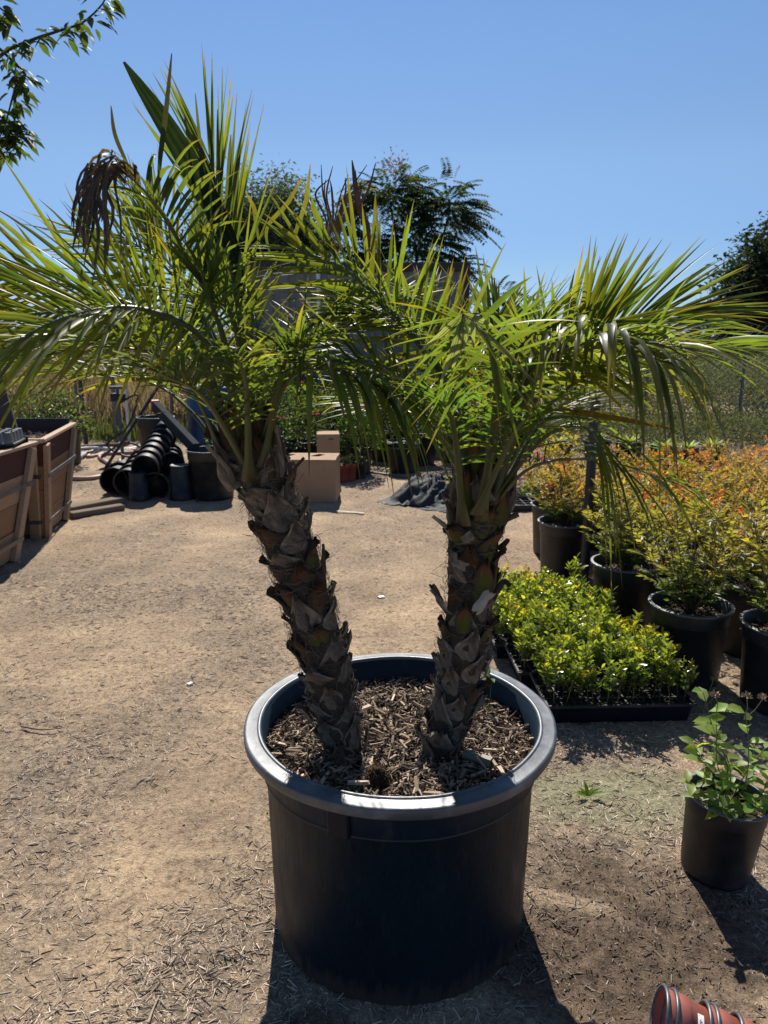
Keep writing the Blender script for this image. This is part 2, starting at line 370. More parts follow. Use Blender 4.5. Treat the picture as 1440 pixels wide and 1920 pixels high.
# wood chips littered on the ground
g = Geo()
def chips(n, x0, x1, y0, y1, lmin, lmax, dens, ty=1.):
    x = rng.uniform(x0, x1, n * 3); y = y0 + (y1 - y0) * rng.uniform(0, 1, n * 3) ** ty
    vis = np.abs(x) < .56 * y + .35
    keep = vis & (rng.uniform(0, 1, n * 3) < dens(x, y)); x = x[keep][:n]; y = y[keep][:n]; k = len(x)
    L = lmin + (lmax - lmin) * rng.uniform(0, 1, k) ** 3.2; W = L * rng.uniform(.08, .30, k) * np.clip(.013 / L, .5, 1.3)
    D = np.stack([rng.normal(0, 1, k), rng.normal(0, 1, k), rng.normal(0, .14, k)], 1)
    N = np.stack([rng.normal(0, .26, k), rng.normal(.08, .26, k), np.ones(k)], 1)
    t = rng.uniform(0, 1, k)
    C = mixc((.15, .108, .08), (.78, .62, .47), t) * (1 + rng.normal(0, .12, (k, 1)))
    dm = np.clip(dampm(x, y), 0, 1)[:, None]; C = C * (1 - .5 * dm)
    P = np.stack([x, y, gh(x, y) - .0006], 1)
    batch(g, CHIP, P, D, N, L, W, np.clip(C, .01, .8), T=np.minimum(L * .09, .0025), jit=.08)
dn = lambda x, y: np.clip(mulchm(x, y) * 1.1 * (1 - .6 * np.clip(dampm(x, y), 0, 1)) * (1 - .4 * mossm(x, y)), .03, 1)
chips(30000, -1.3, 1.5, .95, 2.6, .003, .032, dn)
chips(60000, -1.3, 1.5, .95, 3.0, .003, .012, lambda x, y: np.clip(.45 + mulchm(x, y), 0, 1))
chips(36000, -2.0, 2.2, 2.4, 4.4, .005, .032, lambda x, y: np.clip(.15 + mulchm(x, y), 0, 1))
chips(24000, -4.4, 3.5, 4.0, 9.5, .008, .04, lambda x, y: np.clip(.1 + mulchm(x, y) * .9, .1, 1))
near = lambda x, y: np.clip(1.2 - np.abs(np.hypot(x - .04, y - 1.72) - .36) / .12, 0, 1)
chips(5000, -.7, .8, 1.1, 2.3, .006, .035, near)
drift = lambda x, y: np.clip(1.3 - ((x + .60 - .10 * np.sin(y * 9)) / .22) ** 2 - ((y - 1.42) / .30) ** 2, 0, 1) * np.clip(2.5 * fbm(x * 7, y * 7, 3, 71) - .7, 0, 1)
chips(6500, -1.1, -.1, 1.0, 1.9, .008, .034, drift)
chips(5000, .6, 1.6, 1.4, 2.4, .006, .032, lambda x, y: np.clip(1.2 - np.abs(np.hypot(x - .45, (y - 1.55) * 1.1) - .62) / .14, 0, 1) * np.clip(2.5 * fbm(x * 7, y * 7, 3, 72) - .6, 0, 1))
chips(2500, -1.8, .6, 1.6, 3.4, .008, .035, lambda x, y: np.clip(4 * (fbm(x * 2.2, y * 3.2, 3, 75) - .56), 0, 1))
tag(g.build('wood_chips', M_chip, None, False), 'tan bark chips strewn over the sandy yard', None, None, 'stuff')
OCT = (np.array([[1, 0, 0], [0, 1, 0], [-1, 0, 0], [0, -1, 0], [0, 0, .8], [0, 0, -.6]]) * .5, np.array([[0, 1, 4], [1, 2, 4], [2, 3, 4], [3, 0, 4], [1, 0, 5], [2, 1, 5], [3, 2, 5], [0, 3, 5]]))
g = Geo(); n = 60000; x = rng.uniform(-.7, 1.35, n); y = rng.uniform(1.15, 2.3, n); k_ = rng.uniform(0, 1, n) < np.clip(dampm(x, y), 0, 1) * .8 + .02; x = x[k_]; y = y[k_]; n = len(x)
sz = .0016 + .009 * rng.uniform(0, 1, n) ** 7
batch(g, OCT, np.stack([x, y, gh(x, y) + sz * .15], 1), rdir(n), rdir(n), sz, sz * rng.uniform(.6, 1, n), cols(n, (.15, .11, .08), .35, .05), T=sz * .7, jit=.08)
tag(g.build('soil_crumbs', M_chip, None, False), 'dark damp soil crumbs on the turned patch right of the big pot', None, None, 'stuff')

# twigs
for k, (p0, p1, r, lb) in enumerate([((680, 1840), (705, 1770), .003, None)]): pass
def twig(pts, r, col, label, cat='twig', name='twig'):
    g = Geo(); P = spline(pts, 10); tube(g, P, np.linspace(r, r * .5, 10), 5, col)
    return tag(g.build(name, M_chip, None, True), label, cat)
def gp(px, py, z=.01):
    v = gnd(px, py, z); return v
twig([gp(278, 1918), gp(286, 1895), gp(298, 1868)], .0035, (.42, .33, .24), 'thin pale twig lying among chips at the lower left edge of the lane')
twig([gp(40, 1362), gp(80, 1368), gp(122, 1364)], .004, (.22, .16, .11), 'long dark twig lying flat on the bare sand left of the pot')
twig([gp(1190, 1388, .01), gp(1240, 1392, .015), (gnd(1285, 1378, .02))], .006, (.22, .19, .15), 'bare grey twig lying in shade before the seedling tray')
g = Geo(); P0 = gp(630, 958); P1 = gp(683, 962); beam(g, P0, P1, .025, .004, (1, .9, .45)); tag(g.build('plant_label_strip', M_paper), 'yellow plastic strip lying on the path in front of the cardboard box', 'strip')
g = Geo(); box(g, gp(715, 1119, .008), (.035, .028, .006), Matrix.Rotation(.4, 4, 'Z'), (1, 1, 1)); tag(g.build('paper_scrap', M_label), 'small white scrap lying on the path between the trunks', 'scrap')
g = Geo(); box(g, gp(356, 1282, .008), (.022, .016, .008), Matrix.Rotation(.9, 4, 'Z'), (1, 1, 1)); tag(g.build('paper_scrap', M_label), 'tiny white fleck lying on the sand left of the big pot', 'scrap')

# ------------------------------------------------------------------ nursery pots
def pot_geo(r, h, n=48, rimw=.06, taper=.84, wall=None, wob=None, band=True, inner=True, lip=None):
    """returns body Geo, rim Geo; base at z=0"""
    b = Geo(); lip = lip or r * rimw; rw = r - lip
    prof = [(0, .006), (rw * taper * .9, .006), (rw * taper * .97, 0.0), (rw * taper, .012)]
    if band: prof += [(rw * .962, h * .80), (rw * .975, h * .802), (rw * .984, h * .808), (rw, h - lip * .8)]
    else: prof += [(rw, h - lip * .8)]
    t = max(.003, r * .012)
    prof += [(rw, h - .002)]
    if inner: prof += [(rw - t, h - .003), (rw * .965 - t, h * .8), (rw * taper - t, .03), (0, .03)]
    lathe(b, prof, n, wob=wob)
    q = Geo(); l = lip
    rp = [(rw - t * .9, h - l * .45), (rw - t * 1.2, h - l * .08), (rw - t * .4, h + .0005), (rw + l * .10, h + .001), (rw + l * .13, h - l * .05), (rw + l * .15, h - l * .055), (rw + l * .80, h - l * .10), (rw + l * .86, h - l * .105), (rw + l * .97, h - l * .15), (r, h - l * .22), (r * .998, h - l * .70), (rw + l * .93, h - l * .80), (rw + l * .85, h - l * .78), (rw + .0015, h - l * .72)]
    lathe(q, rp, n, wob=wob)
    return b, q
SOILV = {}
def soil_disc(geo, r, z, amp=.01, n=24, rings=6):
    V = [[0, 0, z]]; 
    for k in range(1, rings + 1):
        for a in range(n):
            th = a / n * 2 * math.pi; rr = r * k / rings
            V.append([rr * math.cos(th), rr * math.sin(th), z + amp * (mnoise.noise((rr * 20 * math.cos(th), rr * 20 * math.sin(th), 3)))])
    F = [[0, 1 + a, 1 + (a + 1) % n] for a in range(n)]
    for k in range(rings - 1):
        for a in range(n):
            i0 = 1 + k * n; F.append([i0 + a, i0 + n + a, i0 + n + (a + 1) % n, i0 + (a + 1) % n])
    geo.add(np.array(V), F, (1, 1, 1))
def chip_disc(geo, r, z, n, l0, l1, dark=1., rmin=0, tilt=.35, amp=.01):
    a = rng.uniform(0, 2 * np.pi, n); rr = r * np.sqrt(rng.uniform(rmin, 1, n))
    L = l0 + (l1 - l0) * rng.uniform(0, 1, n) ** 2; W = L * rng.uniform(.08, .30, n)
    P = np.stack([rr * np.cos(a), rr * np.sin(a), z + rng.uniform(-.3, 1, n) * amp], 1)
    D = np.stack([rng.normal(0, 1, n), rng.normal(0, 1, n), rng.normal(0, tilt, n)], 1)
    N = np.stack([rng.normal(0, tilt, n), rng.normal(0, tilt, n), np.ones(n)], 1)
    C = mixc((.07, .046, .032), (.62, .48, .35), rng.uniform(0, 1, n) ** 1.8) * dark
    P -= nrm(D) * L[:, None] * .5
    batch(geo, CHIP, P, D, N, L, W, np.clip(C, .01, .8), T=L * .10, jit=.07)

# the big pot
PX, PY = .040, 1.722; PR, PH = .392, .566; SOIL = .487
wob = lambda a: .006 * np.sin(2 * a + .6) + .003 * np.sin(5 * a + 1) + .0012 * np.sin(13 * a)
big = empty('nursery_pot', (PX, PY, 0), label='huge black plastic nursery pot holding the two palm trunks', cat='plant pot')
b, q = pot_geo(PR, PH, 128, .098, .935, wob=wob)
bo = b.build('body', M_bigpot, big, True)
g = Geo(); rb_ = (PR - PR * .098) * .980; lathe(g, [(rb_ - .008, PH * .797), (rb_ + .0015, PH * .799), (rb_ + .0025, PH * .803), (rb_ + .001, PH * .809), (rb_ - .004, PH * .812)], 128, wob=wob); g.build('band_ledge', M_black2, big, True); q.build('rim', M_rim, big, True)
for ang in (-113, -176, -4, 60, 120):
    g = Geo(); a_ = R(ang); rr = PR - .038
    Mx = Matrix.Rotation(a_, 4, 'Z')
    box(g, Mx @ Vector((rr - (.004 if ang == -113 else -.004), 0, PH - .08)), (.018, .052, .07), Mx, bev=.004)
    g.build('lug', M_black, big)
g = Geo(); soil_disc(g, .338, SOIL - .006, .018, 48, 14); g.build('soil', M_soil, big, True)
g = Geo(); chip_disc(g, .335, SOIL, 9000, .006, .036, 1., amp=.018, tilt=.45)
chip_disc(g, .335, SOIL + .006, 900, .015, .058, 1.15, amp=.018)
g.build('bark_mulch', M_chip, big, False, 'stuff')
# scuffs on the pot wall: small dents of dried splash
# beige pipe fitting and coir lump on the mulch
p = at(872, 1412, 0) if False else None
fp = gnd(870, 1414, SOIL + .02); fq = gnd(921, 1432, SOIL + .018)
fit = empty('pipe_fitting', fp, label='beige threaded pipe fitting lying on the mulch by the right trunk', cat='pipe fitting')
dv = fq - fp; ln = dv.length; fm = frame(fp, fq).to_3x3().to_4x4()
g = Geo(); tube(g, [fm @ Vector((0, 0, 0)), fm @ Vector((ln * .58, 0, 0))], .0125, 20); g.build('sleeve', M_pipe, fit, True)
g = Geo(); tube(g, [fm @ Vector((ln * .58, 0, 0)), fm @ Vector((ln * .62, 0, 0)), fm @ Vector((ln * .62 + .0001, 0, 0)), fm @ Vector((ln, 0, 0))], [.0105, .0105, .0155, .0155], 6); g.build('hex_nut', M_pipe, fit)
g = Geo(); cl = gnd(706, 1466, SOIL + .01)
n = 900; D = rdir(n, -.2, 1); P = D * np.array([.028, .022, .042]) * rng.uniform(.6, 1, (n, 1)); 
batch(g, CHIP, P, np.cross(D, rdir(n)), D, rng.uniform(.008, .022, n), .0015, cols(n, (.12, .075, .045), .3), T=.0012)
o = g.build('coir_clump', M_fibre); o.location = cl; tag(o, 'hairy brown root clump sitting on the mulch at the foot of the left palm', 'root clump')

# ------------------------------------------------------------------ palms
def make_boot(kind, seed):
    """shield-shaped old leaf base; x across, y out, z up; unit about 1 = width"""
    rs = random.Random(seed); g = Geo(); nu, nv = 8, 7
    V = []; Cc = []
    tipx = rs.uniform(-.12, .12)
    for s in (0, 1):
        for i in range(nv + 1):
            v = i / nv
            wd = (.42 + .16 * math.sin(min(1, v * 1.6) * math.pi * .5)) * (1 - .70 * max(0, v - .42) / .58)
            for j in range(nu + 1):
                u = j / nu * 2 - 1
                top = 0
                if i == nv: top = rs.uniform(-.16, .12)
                ru = rs.uniform(-.02, .02)
                y = .05 + .22 * v ** 1.6 - .30 * u * u * (1 - .55 * v) + .09 * math.sin(u * 6 + seed) * v + .05 * math.sin(v * 9 + seed * 2) + .16 * v ** 3 * abs(u) + ru
                if s == 1: y -= .05 * (1 - .5 * v) + .02
                V.append([u * wd + tipx * v + ru, y, v * 1.25 + top - .15 - .18 * u * u * v])
                edge = abs(u) ** 2
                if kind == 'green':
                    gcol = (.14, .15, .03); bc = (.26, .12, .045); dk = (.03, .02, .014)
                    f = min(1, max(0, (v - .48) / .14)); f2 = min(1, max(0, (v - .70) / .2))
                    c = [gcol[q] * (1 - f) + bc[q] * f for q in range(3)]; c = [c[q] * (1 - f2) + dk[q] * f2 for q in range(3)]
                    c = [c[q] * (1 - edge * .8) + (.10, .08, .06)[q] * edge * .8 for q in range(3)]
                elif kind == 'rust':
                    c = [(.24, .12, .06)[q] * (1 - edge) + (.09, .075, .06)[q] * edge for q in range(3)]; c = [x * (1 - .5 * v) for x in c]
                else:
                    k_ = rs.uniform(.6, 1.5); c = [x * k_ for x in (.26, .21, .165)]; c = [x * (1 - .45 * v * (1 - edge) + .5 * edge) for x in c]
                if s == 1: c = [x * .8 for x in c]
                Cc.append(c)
    nn = nu + 1; F = []
    for s in (0, 1):
        o_ = s * nn * (nv + 1)
        for i in range(nv):
            for j in range(nu):
                f = [o_ + i * nn + j, o_ + i * nn + j + 1, o_ + (i + 1) * nn + j + 1, o_ + (i + 1) * nn + j]
                F.append(f if s == 0 else f[::-1])
    o_ = nn * (nv + 1)
    for j in range(nu): F.append([nv * nn + j, nv * nn + j + 1, o_ + nv * nn + j + 1, o_ + nv * nn + j])
    for i in range(nv):
        F.append([i * nn, (i + 1) * nn, o_ + (i + 1) * nn, o_ + i * nn]); F.append([i * nn + nu, o_ + i * nn + nu, o_ + (i + 1) * nn + nu, (i + 1) * nn + nu])
    g.add(np.array(V), F, np.array(Cc))
    return g.mesh('leaf_base', M_boot, False)
BOOTS = {k: [make_boot(k, s * 11 + i) for s in range(4)] for i, k in enumerate(('grey', 'rust', 'green'))}

def trunk(palm, ctrl, rad, green_lo, seed):
    rs = random.Random(seed); P = spline(ctrl, 60)
    seg = np.linalg.norm(np.diff(P, axis=0), axis=1); Ltot = seg.sum(); cum = np.concatenate([[0], np.cumsum(seg)])
    T = nrm(np.gradient(P, axis=0))
    tt = np.linspace(0, 1, 60)
    rr = rad * (1.0 - .16 * np.exp(-((tt - .12) / .18) ** 2) + .10 * np.clip(1 - tt / .06, 0, 1)) * (1 + .02 * np.sin(tt * 30))
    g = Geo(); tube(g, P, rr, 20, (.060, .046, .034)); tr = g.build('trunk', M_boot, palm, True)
    def frame_at(s):
        i = min(58, max(0, np.searchsorted(cum, s) - 1)); f = (s - cum[i]) / max(seg[i], 1e-6)
        return Vector(P[i] * (1 - f) + P[i + 1] * f), Vector(T[i]), float(rr[i])
    nb = int(Ltot / .0115); ga = R(137.5) + .02
    for k in range(nb):
        s = (k + .5) / nb * (Ltot + .01) - .005; p, t, r = frame_at(s); a = k * ga + rs.uniform(-.06, .06)
        up = t; e1 = Vector((1, 0, 0)) - up * up.x; e1.normalize(); e2 = up.cross(e1)
        out = (e1 * math.cos(a) + e2 * math.sin(a)).normalized(); tan = up.cross(out) * -1; tan = out.cross(up)
        sz = rs.uniform(.056, .076) * (.9 + .2 * s / Ltot)
        kind = 'grey'
        fr = s / Ltot; q_ = rs.random()
        if green_lo[0] < fr < green_lo[1] and q_ < green_lo[2]: kind = 'green'
        elif q_ > .78: kind = 'rust'
        flare = rs.uniform(.0, .12) + (.35 if rs.random() < .06 else 0)
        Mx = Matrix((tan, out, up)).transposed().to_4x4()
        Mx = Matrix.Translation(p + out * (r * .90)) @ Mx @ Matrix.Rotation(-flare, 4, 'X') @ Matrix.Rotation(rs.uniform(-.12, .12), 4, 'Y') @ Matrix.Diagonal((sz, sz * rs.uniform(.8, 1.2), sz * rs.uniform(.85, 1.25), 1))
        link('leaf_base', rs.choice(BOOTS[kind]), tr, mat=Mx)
    # fibre weave
    g = Geo(); n = 1700 if seed == 3 else 800
    for k in range(n):
        s0 = rs.uniform(.0, 1) ** .75 * Ltot; a0 = rs.uniform(0, 2 * math.pi); da = rs.gauss(0, .55); ds = rs.gauss(.004, .022)
        ro = rs.uniform(1.0, 1.24); pts = []
        for q in range(5):
            f = q / 4; p, t, r = frame_at(min(Ltot, max(0, s0 + ds * f))); a = a0 + da * f
            up = t; e1 = Vector((1, 0, 0)) - up * up.x; e1.normalize(); e2 = up.cross(e1); out = e1 * math.cos(a) + e2 * math.sin(a)
            pts.append(p + out * (r * (ro + .10 * math.sin(f * 3.1))) + up * (rs.gauss(0, .0012)))
        if rs.random() < .07:
            pts[3] += out * rs.uniform(.004, .014) + Vector((0, 0, rs.uniform(-.01, .012))); pts[4] = pts[3] + out * rs.uniform(.004, .02) + Vector((0, 0, rs.uniform(-.015, .015)))
        c = rs.uniform(.06, .22); tube(g, pts, rs.uniform(.0003, .0008), 3, (c, c * .80, c * .62), cap=False)
    g.build('fibre_weave', M_fibre, palm, False, 'stuff')
    return P, frame_at, Ltot, tr

def cyl_env(t): return math.sin(min(1, t * 1.15 + .12) * math.pi) ** .5 if t < .8 else 1

UPV = np.array([0, 0, 1.])
def leaflet_geo(g, P0, d, Nn, L, W, droop, c0, c1, ctip, twist=0., gsag=0., nst=7):
    """one folded leaflet: 3 verts per station"""
    d = d / np.linalg.norm(d); u = np.linspace(0, 1, nst)
    pos = P0[None] + d[None] * (u * L)[:, None]
    pos[:, 2] -= droop * L * u ** 2.1
    if droop > .6:      # keep its length when it hangs
        hx = 1 - .45 * np.clip(droop - .5, 0, 1) * u; pos[:, :2] = P0[:2] + (pos[:, :2] - P0[:2]) * hx[:, None]
    T = nrm(np.gradient(pos, axis=0)); N = Nn[None] - T * (T @ Nn)[:, None]; N = nrm(N); S = np.cross(T, N)
    tw = twist * u; N2 = N * np.cos(tw)[:, None] + S * np.sin(tw)[:, None]; S2 = np.cross(T, N2)
    w = W * np.minimum(1, .35 + u * 3.2) * (1 - np.clip((u - .35) / .65, 0, 1) ** 1.6) + .0004
    L_ = pos + S2 * (w * .5)[:, None] + N2 * (w * .16)[:, None]; R_ = pos - S2 * (w * .5)[:, None] + N2 * (w * .16)[:, None]
    V = np.stack([L_, pos, R_], 1).reshape(-1, 3)
    i = np.arange(nst - 1)[:, None] * 3; F = np.concatenate([np.stack([i + a, i + a + 1, i + a + 4, i + a + 3], -1).reshape(-1, 4) for a in (0, 1)])
    C = np.where(u[:, None] < .72, np.asarray(c0)[None] * (1 - u[:, None]) + np.asarray(c1)[None] * u[:, None], np.asarray(c1)[None])
    f = np.clip((u - .80) / .12, 0, 1)[:, None]; C = C * (1 - f) + np.asarray(ctip)[None] * f
    g.add(V, F, np.repeat(C, 3, 0))

GREEN = np.array([.046, .063, .022]); GREEN2 = np.array([.072, .088, .020]); YEL = np.array([.19, .165, .03]); ORG = np.array([.22, .11, .025])
BRN = np.array([.075, .045, .030]); TIP = np.array([.10, .06, .035]); DGREEN = np.array([.030, .055, .018])
def frond(palm, pts, seed, n=34, L=.26, W=.0135, a0=72, a1=22, t0=.28, vee=28, droop=.12, tipdroop=0., brown=0., hero=False, sparse=1., col=None, yel=.08, pet=.0105, nref=None, side=None, sagj=.08, brown_from=None, Lp=None, rad_=False):
    rs = random.Random(seed); jb = (rs.uniform(-22, 22), rs.uniform(18, 50)); P = spline([at(pts[0][0] + jb[0], pts[0][1] + jb[1], pts[0][2] + rs.uniform(-.02, .03))] + [at(*p) for p in pts[1:]], 40)
    T = nrm(np.gradient(P, axis=0)); tt = np.linspace(0, 1, 40)
    rad = pet * (1 - .80 * tt ** .8) * (1 + .9 * np.clip(1 - tt / .14, 0, 1))
    g = Geo(); cc = mixc((.055, .065, .022), (.11, .13, .035), tt) if not brown else mixc((.085, .10, .035), (.16, .12, .06), tt)
    base_b = np.clip(1 - tt / .10, 0, 1)[:, None]; cc = cc * (1 - base_b * .5) + np.array([.12, .07, .035]) * base_b * .5
    ref = np.array([0, 0, 1.]) if nref is None else np.asarray(nref, float)
    flat = .55 - .15 * np.clip(1 - tt / .2, 0, 1)
    tube(g, P, rad, 7, cc, flat=flat, ref=ref)
    fr = g.build('frond', M_rachis, palm, True)
    base = GREEN if col is None else np.asarray(col)
    G_ = Geo()
    seq = []; n = int(n * 1.22)
    for k in range(n):
        for s in (-1, 1):
            if rs.random() > sparse: continue
            if side and s != side and rs.random() < .8: continue
            t = t0 + (1 - t0) * ((k + rs.uniform(-.3, .3) + (s + 1) * .25) / n); t = min(1, max(t0 * .9, t))
            seq.append((t, s))
    for (t, s) in seq:
        f = t * 39; i = min(38, int(f)); fr_ = f - i; p = P[i] * (1 - fr_) + P[i + 1] * fr_; tg = T[i]
        N = ref - tg * (tg @ ref); N = N / max(1e-6, np.linalg.norm(N)); S = np.cross(tg, N)
        q = max(0.0, (t - t0) / (1 - t0)); ang = R(a0 + (a1 - a0) * q + rs.gauss(0, 5)); v = R(rs.uniform(-75, 85)) if rad_ else R(vee + rs.gauss(0, 9) + rs.choice((-12, 0, 14)))
        d = tg * math.cos(ang) + (S * s * math.cos(v) + N * math.sin(v)) * math.sin(ang)
        prof = (.45 + .55 * math.sin(min(1, q * 1.3 + .18) * math.pi * .62)) * (1 - .32 * max(0, q - .6) / .4)
        if Lp: prof = Lp(q)
        ll = L * 1.06 * prof * rs.uniform(.86, 1.1)
        dr = max(0, droop + tipdroop * q ** 1.5 + abs(rs.gauss(0, sagj)))
        c0 = base * rs.uniform(.75, 1.25) * np.array([rs.uniform(.85, 1.25), 1, 1]); c1 = c0 * 1.1 + GREEN2 * .25; tip = TIP
        r_ = rs.random() * 1.6
        if r_ < yel: c1 = YEL * rs.uniform(.6, 1); tip = ORG * .7
        elif r_ < yel * 2: tip = YEL * .8
        isb = (brown_from is not None and q > brown_from) or rs.random() < brown * .2
        if isb: c0 = BRN * rs.uniform(.4, .8); c1 = BRN * rs.uniform(.3, .7); tip = BRN * .4; dr += .35
        nj = N + np.array([rs.gauss(0, .22) for _ in range(3)])
        gg = Geo() if hero else G_
        leaflet_geo(gg, p, d, nj, ll, W * .54 * rs.uniform(.8, 1.2) * (.75 + .35 * math.sin(q * 3)), dr, c0, c1, tip, rs.gauss(0, .5))
        if hero: gg.build('leaflet', M_palm, fr, True)
    if not hero and G_.n: G_.build('leaflets', M_palm, fr, True, 'stuff')
    return fr
def blade(palm, pts, W, cols3, seed, name='folded_leaf', fold=.25, nst=16):
    P = spline([at(*p) for p in pts], nst); T = nrm(np.gradient(P, axis=0)); toc = nrm(np.array([0, 0, 1.5])[None] - P)
    S = nrm(np.cross(T, toc)); N = np.cross(S, T); u = np.linspace(0, 1, nst)
    w = W * np.sin(np.clip(u * .96 + .03, 0, 1) ** 1.25 * np.pi) ** .75 + .001
    g = Geo(); rs = random.Random(seed); K = 7; rows = []
    for k in range(K):
        f = k / (K - 1) * 2 - 1
        rows.append(P + S * (f * w * .5)[:, None] + N * ((.5 - (k % 2)) * w * .10 - fold * w * .25 * (1 - abs(f)))[:, None] )
    V = np.stack(rows, 1).reshape(-1, 3); i = np.arange(nst - 1)[:, None] * K; j = np.arange(K - 1)[None]
    F = np.stack([i + j, i + j + 1, i + K + j + 1, i + K + j], -1).reshape(-1, 4)
    C = mixc(cols3[0], cols3[1], u); g.add(V, F, np.repeat(C, K, 0))
    return g.build(name, M_dry if name == 'dry_leaflet' else M_over if name == 'folded_leaf' else M_palm, palm, False)

def pt(px, py, Y): return at(px, py, Y)
# --- left palm
palmL = empty('palm_tree', gnd(648, 1440, SOIL), label='leaning left palm in the big pot with browned drooping frond tips', cat='palm')
palmL.location = (0, 0, 0)
ctl = [gnd(650, 1452, SOIL - .03)]; ctl[0].y = 1.665
ctl += [pt(642, 1395, 1.67), pt(607, 1235, 1.68), pt(563, 1080, 1.685), pt(512, 940, 1.69), pt(470, 835, 1.70)]
PL, fL, LL, trL = trunk(palmL, ctl, .054, (.35, .62, .22), 3)
# --- right palm
palmR = empty('palm_tree', (0, 0, 0), label='upright right palm in the big pot with green leaf bases', cat='palm')
ctr = [pt(822, 1450, 1.665), pt(828, 1400, 1.665), pt(857, 1290, 1.67), pt(872, 1190, 1.675), pt(884, 1090, 1.68), pt(890, 1000, 1.68), pt(897, 935, 1.68)]
PRr, fR, LR, trR = trunk(palmR, ctr, .053, (.45, 1.0, .45), 5)

def A(px, py, Y): return (px, py, Y)
bL = A(468, 850, 1.69)
FL = [  # pts, opts
 ([bL, A(420, 640, 1.62), A(350, 480, 1.56), A(285, 375, 1.50), A(215, 305, 1.46)], dict(n=24, L=.20, droop=.1, tipdroop=.5, brown_from=.74, hero=True, a1=35)),
 ([A(455, 860, 1.70), A(365, 650, 1.72), A(230, 565, 1.75), A(60, 525, 1.78), A(-90, 530, 1.8)], dict(n=30, L=.32, hero=True, col=GREEN2 * 1.1, vee=14, droop=.02, W=.0165, yel=.2, a0=60, nref=(0, -.85, .55))),
 ([A(452, 865, 1.68), A(340, 700, 1.62), A(200, 650, 1.55), A(30, 680, 1.5)], dict(n=30, L=.27, droop=.15)),
 ([bL, A(400, 660, 1.6), A(270, 580, 1.5), A(110, 600, 1.4), A(-60, 700, 1.33)], dict(n=28, L=.28, droop=.15, col=GREEN * 1.2, W=.016, nref=(0, -.85, .55))),
 ([A(450, 865, 1.72), A(330, 745, 1.8), A(220, 705, 1.85), A(120, 700, 1.9)], dict(n=24, L=.24, droop=.2, yel=.2)),
 ([A(472, 840, 1.70), A(450, 600, 1.71), A(420, 420, 1.74), A(392, 290, 1.76)], dict(n=20, L=.30, a0=30, a1=10, vee=12, droop=0, W=.012, hero=True, nref=(0, -1, .3), sagj=.02)),
 ([A(478, 840, 1.72), A(485, 650, 1.8), A(472, 580, 1.88), A(460, 540, 1.95)], dict(n=14, L=.18, a0=45, a1=15, droop=.02, nref=(0, -1, .4))),
 ([A(484, 845, 1.70), A(525, 700, 1.7), A(600, 630, 1.7), A(700, 620, 1.72)], dict(n=28, L=.22, droop=.12, yel=.15)),
 ([A(482, 860, 1.66), A(540, 715, 1.6), A(640, 700, 1.54), A(735, 745, 1.48)], dict(n=22, L=.24, droop=.75, hero=True, W=.025, col=DGREEN * 1.2)),
 ([A(484, 845, 1.72), A(560, 670, 1.85), A(650, 600, 1.95), A(765, 560, 2.05)], dict(n=28, L=.22, droop=.1, yel=.15)),
 ([A(460, 845, 1.72), A(400, 630, 1.85), A(310, 500, 1.95), A(225, 440, 2.05)], dict(n=26, L=.33, vee=14, droop=.02, a0=60, W=.015, col=GREEN2, nref=(0, -.85, .55))),
 ([A(455, 865, 1.64), A(385, 750, 1.47), A(300, 700, 1.33)], dict(n=22, L=.22, droop=.25)),
 ([A(468, 860, 1.62), A(462, 730, 1.48), A(445, 670, 1.36)], dict(n=16, L=.15, droop=.2, a0=60)),
 ([A(478, 850, 1.75), A(505, 710, 1.95), A(525, 660, 2.15)], dict(n=20, L=.24, droop=.2)),
 ([A(458, 850, 1.69), A(335, 610, 1.63), A(150, 585, 1.57), A(-40, 600, 1.52)], dict(n=28, L=.29, droop=.06, hero=False, vee=14, a0=62, W=.016, col=GREEN2, yel=.15, nref=(0, -.85, .55))),
 ([A(462, 845, 1.72), A(375, 580, 1.76), A(300, 470, 1.8), A(262, 385, 1.83)], dict(n=18, L=.19, a0=45, a1=14, droop=.04, yel=.45, brown=.8)),
 ([A(470, 840, 1.7), A(440, 610, 1.66), A(395, 560, 1.6), A(375, 500, 1.55)], dict(n=14, L=.17, a0=50, a1=18, droop=.1)),
 ([A(452, 860, 1.74), A(370, 690, 1.95), A(260, 610, 2.1), A(140, 590, 2.25)], dict(n=28, L=.30, droop=.08, col=GREEN2)),
 ([A(484, 850, 1.66), A(530, 690, 1.58), A(570, 640, 1.5)], dict(n=16, L=.17, droop=.2)),
]
for k, (p, o) in enumerate(FL): frond(palmL, p, 100 + k, **o)
blade(palmL, [A(452, 560, 1.68), A(440, 480, 1.66), A(385, 360, 1.63), A(315, 240, 1.60), A(232, 116, 1.56)], .044, ((.014, .024, .012), (.014, .024, .014)), 1)
blade(palmL, [A(296, 380, 1.56), A(300, 300, 1.55), A(310, 220, 1.55), A(322, 100, 1.55)], .009, ((.05, .07, .03), (.05, .04, .035)), 2)
blade(palmL, [A(262, 360, 1.60), A(235, 300, 1.60), A(215, 250, 1.60), A(208, 198, 1.60)], .007, ((.09, .09, .03), (.06, .045, .04)), 3)
for k, (xx, tx, ty) in enumerate(((395, 366, 175), (410, 408, 205), (425, 433, 252), (440, 450, 290), (380, 345, 210))):
    blade(palmL, [A(430 + k * 5, 600, 1.72), A(xx, 430, 1.73), A((xx + tx) / 2, 320, 1.74), A(tx, ty, 1.75)], .009, ((.05, .07, .03), (.06, .06, .05)), 10 + k, 'leaflet')
